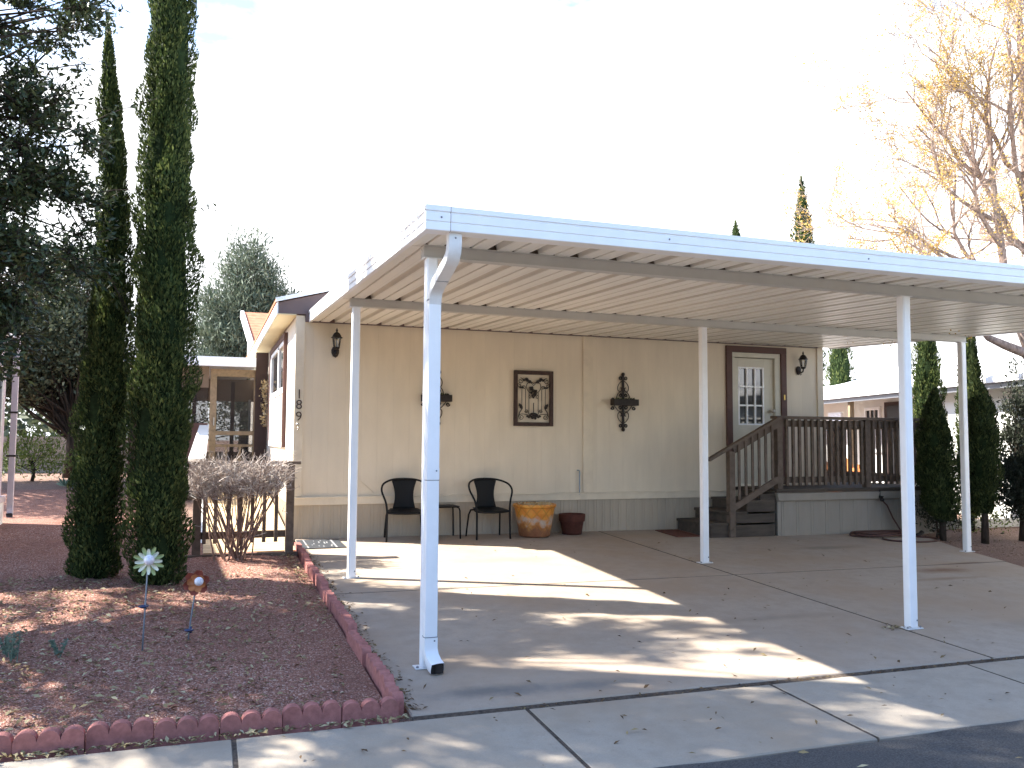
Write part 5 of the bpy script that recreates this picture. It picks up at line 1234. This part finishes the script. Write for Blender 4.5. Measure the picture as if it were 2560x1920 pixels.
# ------------------------------------------------------------------ solar garden flowers
def flower(label, base, tip, kind):
    bx, by = base; zb = g(bx, by)-.01; hx, hy, hz = tip
    t = thing('solar_flower', label, 'garden ornament', (bx, by, zb), 'solar flower stakes in the gravel')
    MB().tube([(bx, by, zb), (bx*.6+hx*.4-.003, by, zb*.6+hz*.4), (hx*.85+bx*.15-.004, (by+hy)/2, hz-.10), (hx-.002, hy+.03, hz-.03), (hx, hy+.02, hz)], .0052, 7).build('stake', M('stake'), t, True)
    def petal(b, ang, r0, r1, wd, y0, dish):
        c, s_ = math.cos(ang), math.sin(ang); m = 7; pts = []
        for side in (1, -1):
            for i in range(m+1):
                f = i/m if side == 1 else 1-i/m; r_ = r0+(r1-r0)*f; w_ = wd*math.sin(PI*(.12+.80*f))**.6*side
                pts.append((r_, w_, f))
        vs_ = []
        for th_ in (0, -.004):
            for (r_, w_, f) in pts: vs_.append((hx+c*r_-s_*w_, hy+y0+th_-dish*f*f+.25*abs(w_), hz+s_*r_+c*w_))
        k = len(pts); b.add(vs_, [tuple(range(k)), tuple(range(2*k-1, k-1, -1))]+[(i, (i+1) % k, (i+1) % k+k, i+k) for i in range(k)])
    if kind == 'daisy':
        b1 = MB(); b2 = MB()
        for i in range(8): petal(b2, 2*PI*i/8+.40, .02, .097, .0135, .012, .008); petal(b1, 2*PI*i/8+.02, .02, .082, .0125, -.002, .012)
        b2.build('petal', M('petalg'), t, True); b1.build('petal', M('petalw'), t, True)
        MB().ball((hx+.004, hy-.028, hz+.014), .034, 16).build('globe', M('pearl'), t, True)
    else:
        b1 = MB(); b2 = MB()
        for i in range(6): petal(b2, 2*PI*i/6+.3, .008, .085, .033, .012, .010); petal(b1, 2*PI*i/6+.82, .008, .060, .026, -.002, .016)
        b2.build('petal', M('petalr'), t, True); b1.build('petal', M('petalo'), t, True)
        MB().ball((hx+.016, hy-.03, hz+.014), .030, 16).build('globe', M('pearl'), t, True)
    pz_ = zb+(hz-zb)*(.52 if kind == 'daisy' else .25); fx = bx+(hx-bx)*.4
    b = MB(); b.lathe([(.001, 0), (.02, -.003), (.034, .006), (.034, .012), (.001, .016)], (fx-.010, by-.012, pz_), 14); b.tube([(fx, by, pz_-.016), (fx, by, pz_+.028)], .009, 8); b.build('solar_panel', M('solar'), t, True)
    return t
flower('cream and green metal daisy on a stake in the gravel', (-1.375, -4.70), (-1.352, -4.74, .442), 'daisy')
flower('rust orange metal flower with a white glass globe on a short stake', (-1.105, -4.52), (-1.06, -4.56, .262), 'poppy')

# blue-green sprigs at the left corner of the bed
for i, (x, y, h_, lb) in enumerate(((-2.10, -4.72, .17, 'tallest blue green sprig standing in the leaf litter of the gravel bed'), (-2.165, -4.60, .12, 'short blue green sprig close behind the tallest sprig'), (-1.86, -4.66, .10, 'small blue green sprig standing alone a step from the tallest one'))):
    zb = g(x, y)+.02; t = thing('spurge_plant', lb, 'plant', (x, y, zb), 'blue green sprigs in the gravel bed'); P = []; D = []; b = MB()
    for k in range(4 if i == 0 else 3):
        ex = x+rg.normal(0, .025); ey = y+rg.normal(0, .025); b.tube([(x+rg.normal(0, .01), y, zb-.02), (ex, ey, zb+h_*rg.uniform(.8, 1.1))], .003, 5)
        for j in range(60): f = rg.uniform(.15, 1.05); P.append((x+(ex-x)*f+rg.normal(0, .006), y+(ey-y)*f+rg.normal(0, .006), zb+h_*f)); a_ = rg.uniform(0, 2*PI); D.append((math.cos(a_), math.sin(a_), .5))
    leaves('leaf', np.array(P), np.array(D), .030, .008, M('spurge'), t); b.build('stem', M('spurge'), t)

# ------------------------------------------------------------------ neighbour's house to the right
A = Vector((10.62, -2.2)); Bq = Vector((13.3, 8.0)); dv = (Bq-A).normalized(); nv = Vector((dv.y, -dv.x))    # nv points away from us
def NP(s_, o_, z): q = A+dv*s_+nv*o_; return (q.x, q.y, z)
def nbox(b, s0, s1, o0, o1, z0_, z1_):
    return b.hexa([NP(s0, o0, z0_), NP(s0, o1, z0_), NP(s1, o1, z0_), NP(s1, o0, z0_), NP(s0, o0, z1_), NP(s0, o1, z1_), NP(s1, o1, z1_), NP(s1, o0, z1_)])
nh = thing('white_house', 'sunlit white house with a low roof seen beyond the deck', 'house', NP(5, 3, 0))
L_ = 15.5; s0_ = -7.
b = MB(); nbox(b, s0_, 4.3, .42, .57, -.3, 2.25); b.build('wall', M('paintwhite'), nh)
b = MB(); nbox(b, 4.3, 4.4, .42, 1.2, -.3, 2.25); nbox(b, 4.4, L_, 1.05, 1.2, -.3, 2.25); b.build('wall', M('paintwhite'), nh)
b = MB(); nbox(b, s0_, L_, .03, .55, 2.235, 2.25); nbox(b, 4.3, L_, .55, 1.2, 2.232, 2.25); b.build('soffit', M('nwall'), nh)
b = MB(); nbox(b, s0_, 4.3, .39, .419, 2.0, 2.23); b.build('frieze', M('nwall'), nh)
b = MB(); b.hexa([NP(s0_-.3, -.02, 2.26), NP(s0_-.3, 4.6, 3.42), NP(L_+.3, 4.6, 3.42), NP(L_+.3, -.02, 2.26), NP(s0_-.3, -.02, 2.34), NP(s0_-.3, 4.6, 3.50), NP(L_+.3, 4.6, 3.50), NP(L_+.3, -.02, 2.34)])
b.hexa([NP(s0_-.3, 4.6, 3.42), NP(s0_-.3, 9, 2.3), NP(L_+.3, 9, 2.3), NP(L_+.3, 4.6, 3.42), NP(s0_-.3, 4.6, 3.50), NP(s0_-.3, 9, 2.38), NP(L_+.3, 9, 2.38), NP(L_+.3, 4.6, 3.50)]); b.build('roof', M('roofwhite'), nh)
b = MB(); nbox(b, s0_-.3, L_+.3, -.06, .02, 2.225, 2.32); b.build('gutter', M('white'), nh)
b = MB(); nbox(b, s0_-.3, L_+.3, .021, .04, 2.13, 2.234); b.build('fascia', M('screw'), nh)  # dark grey strip painting the shadow line below the gutter
b = MB(); nbox(b, s0_, L_, 2.2, 9, -.3, 2.2); b.build('wall', M('paintwhite'), nh)
sa, sb_ = 7.42, 7.98
b = MB(); nbox(b, sa-.07, sa, 1.0, 1.05, 1.0, 2.05); nbox(b, sb_, sb_+.07, 1.0, 1.05, 1.0, 2.05); nbox(b, sa, sb_, 1.0, 1.05, 1.98, 2.05); nbox(b, sa, sb_, 1.0, 1.05, 1.0, 1.07)
nbox(b, sa+.178, sa+.198, 1.01, 1.04, 1.07, 1.98); nbox(b, sa+.364, sa+.384, 1.01, 1.04, 1.07, 1.98); nbox(b, sa, sb_, 1.012, 1.038, 1.36, 1.38); nbox(b, sa, sb_, 1.012, 1.038, 1.67, 1.69)
w_ = b.build('window', M('white'), nh); b = MB(); nbox(b, sa, sb_, 1.035, 1.048, 1.07, 1.98); b.build('pane', M('darkpane'), w_)
b = MB(); nbox(b, 6.05, 7.12, .99, 1.05, .1, 2.14); o = b.build('door', M('darkwood'), nh); b = MB(); nbox(b, 6.15, 6.98, .975, .989, .3, 2.05); b.build('pane', M('darkpane'), o)
for s_ in (6.95, 10.6): b = MB(); nbox(b, s_, s_+.1, .1, .2, -.2, 2.23); b.build('post', M('tanwood'), nh)
b = MB(); nbox(b, 8.1, 8.75, .45, .5, .35, 1.95); b.build('side_panel', M('white'), nh)  # added white panel standing in for bright open sky through the porch
b = MB(); nbox(b, s0_, 3.5, .395, .42, -.28, .12); b.build('base_band', M('nwall'), nh)
# low orange wood fence between the lots, glimpsed through the railing
of = thing('wood_fence', 'low orange wood fence in sun glimpsed through the deck railing', 'fence', (10.6, 2.2, 0))
for i in range(15):
    x = 10.35+.085*i; y = 1.7+.19*i
    if i % 4 == 3: continue
    MB().hexa([(x, y, 0), (x+.02, y-.01, 0), (x+.075, y+.12, 0), (x+.055, y+.13, 0), (x, y, .82+.1*(i % 2)), (x+.02, y-.01, .82+.1*(i % 2)), (x+.075, y+.12, .82+.1*(i % 2)), (x+.055, y+.13, .82+.1*(i % 2))]).build('picket', M('orangewood'), of)
MB().bar((10.4, 1.75, .25), (11.6, 4.4, .25), .04, .09).build('rail', M('orangewood'), of); MB().bar((10.4, 1.75, .7), (11.6, 4.4, .7), .04, .09).build('rail', M('orangewood'), of)

# belt of trees across the street: one far mass, it closes the low sky behind the viewer and shows in the door glass
rg = np.random.default_rng(77)
b = MB(); xs = arange(-34, 50, 1.2); prof = []
for i, x in enumerate(xs):
    h_ = 4.0+.8*math.sin(x*.31)+.6*math.sin(x*.83+1)+.5*math.sin(x*1.9)
    for (dy, f) in ((0, -.1), (.3, .35), (-.1, .75), (-1.2, 1.), (-2.6, .8), (-3.2, -.1)): b.v.append((x, -20.2+dy+.6*math.sin(x*.5), -.4+h_*f))
for i in range(len(xs)-1):
    for k in range(5): b.f.append((i*6+k, (i+1)*6+k, (i+1)*6+k+1, i*6+k+1))
belt = tag(b.build('tree_belt', M('cyp_core'), None, True), kind='stuff')
m_ = 16000; x = rg.uniform(-33, 49, m_); h_ = 4.0+.8*np.sin(x*.31)+.6*np.sin(x*.83+1)+.5*np.sin(x*1.9); q = rg.uniform(0, 1.04, m_)
P = np.stack([x, -20.05+.6*np.sin(x*.5)+rg.normal(0, .35, m_)-np.maximum(0, q-.7)*3, -.4+h_*q], 1)
o = leaves('tree_belt', P, rg.normal(0, 1, (m_, 3)), rg.uniform(.2, .45, m_), rg.uniform(.1, .2, m_), M('back')); tag(o, kind='stuff')

m_ = 9000; x = rg.uniform(-24, -2.5, m_); q = rg.uniform(0, 1, m_); P = np.stack([x, 27+rg.normal(0, 1.2, m_), .2+q*(3.1+.7*np.sin(x*.9)+.5*np.sin(x*2.3))], 1)
o = leaves('far_trees', P, rg.normal(0, 1, (m_, 3)), rg.uniform(.25, .55, m_), rg.uniform(.12, .25, m_), M('back')); tag(o, kind='stuff')
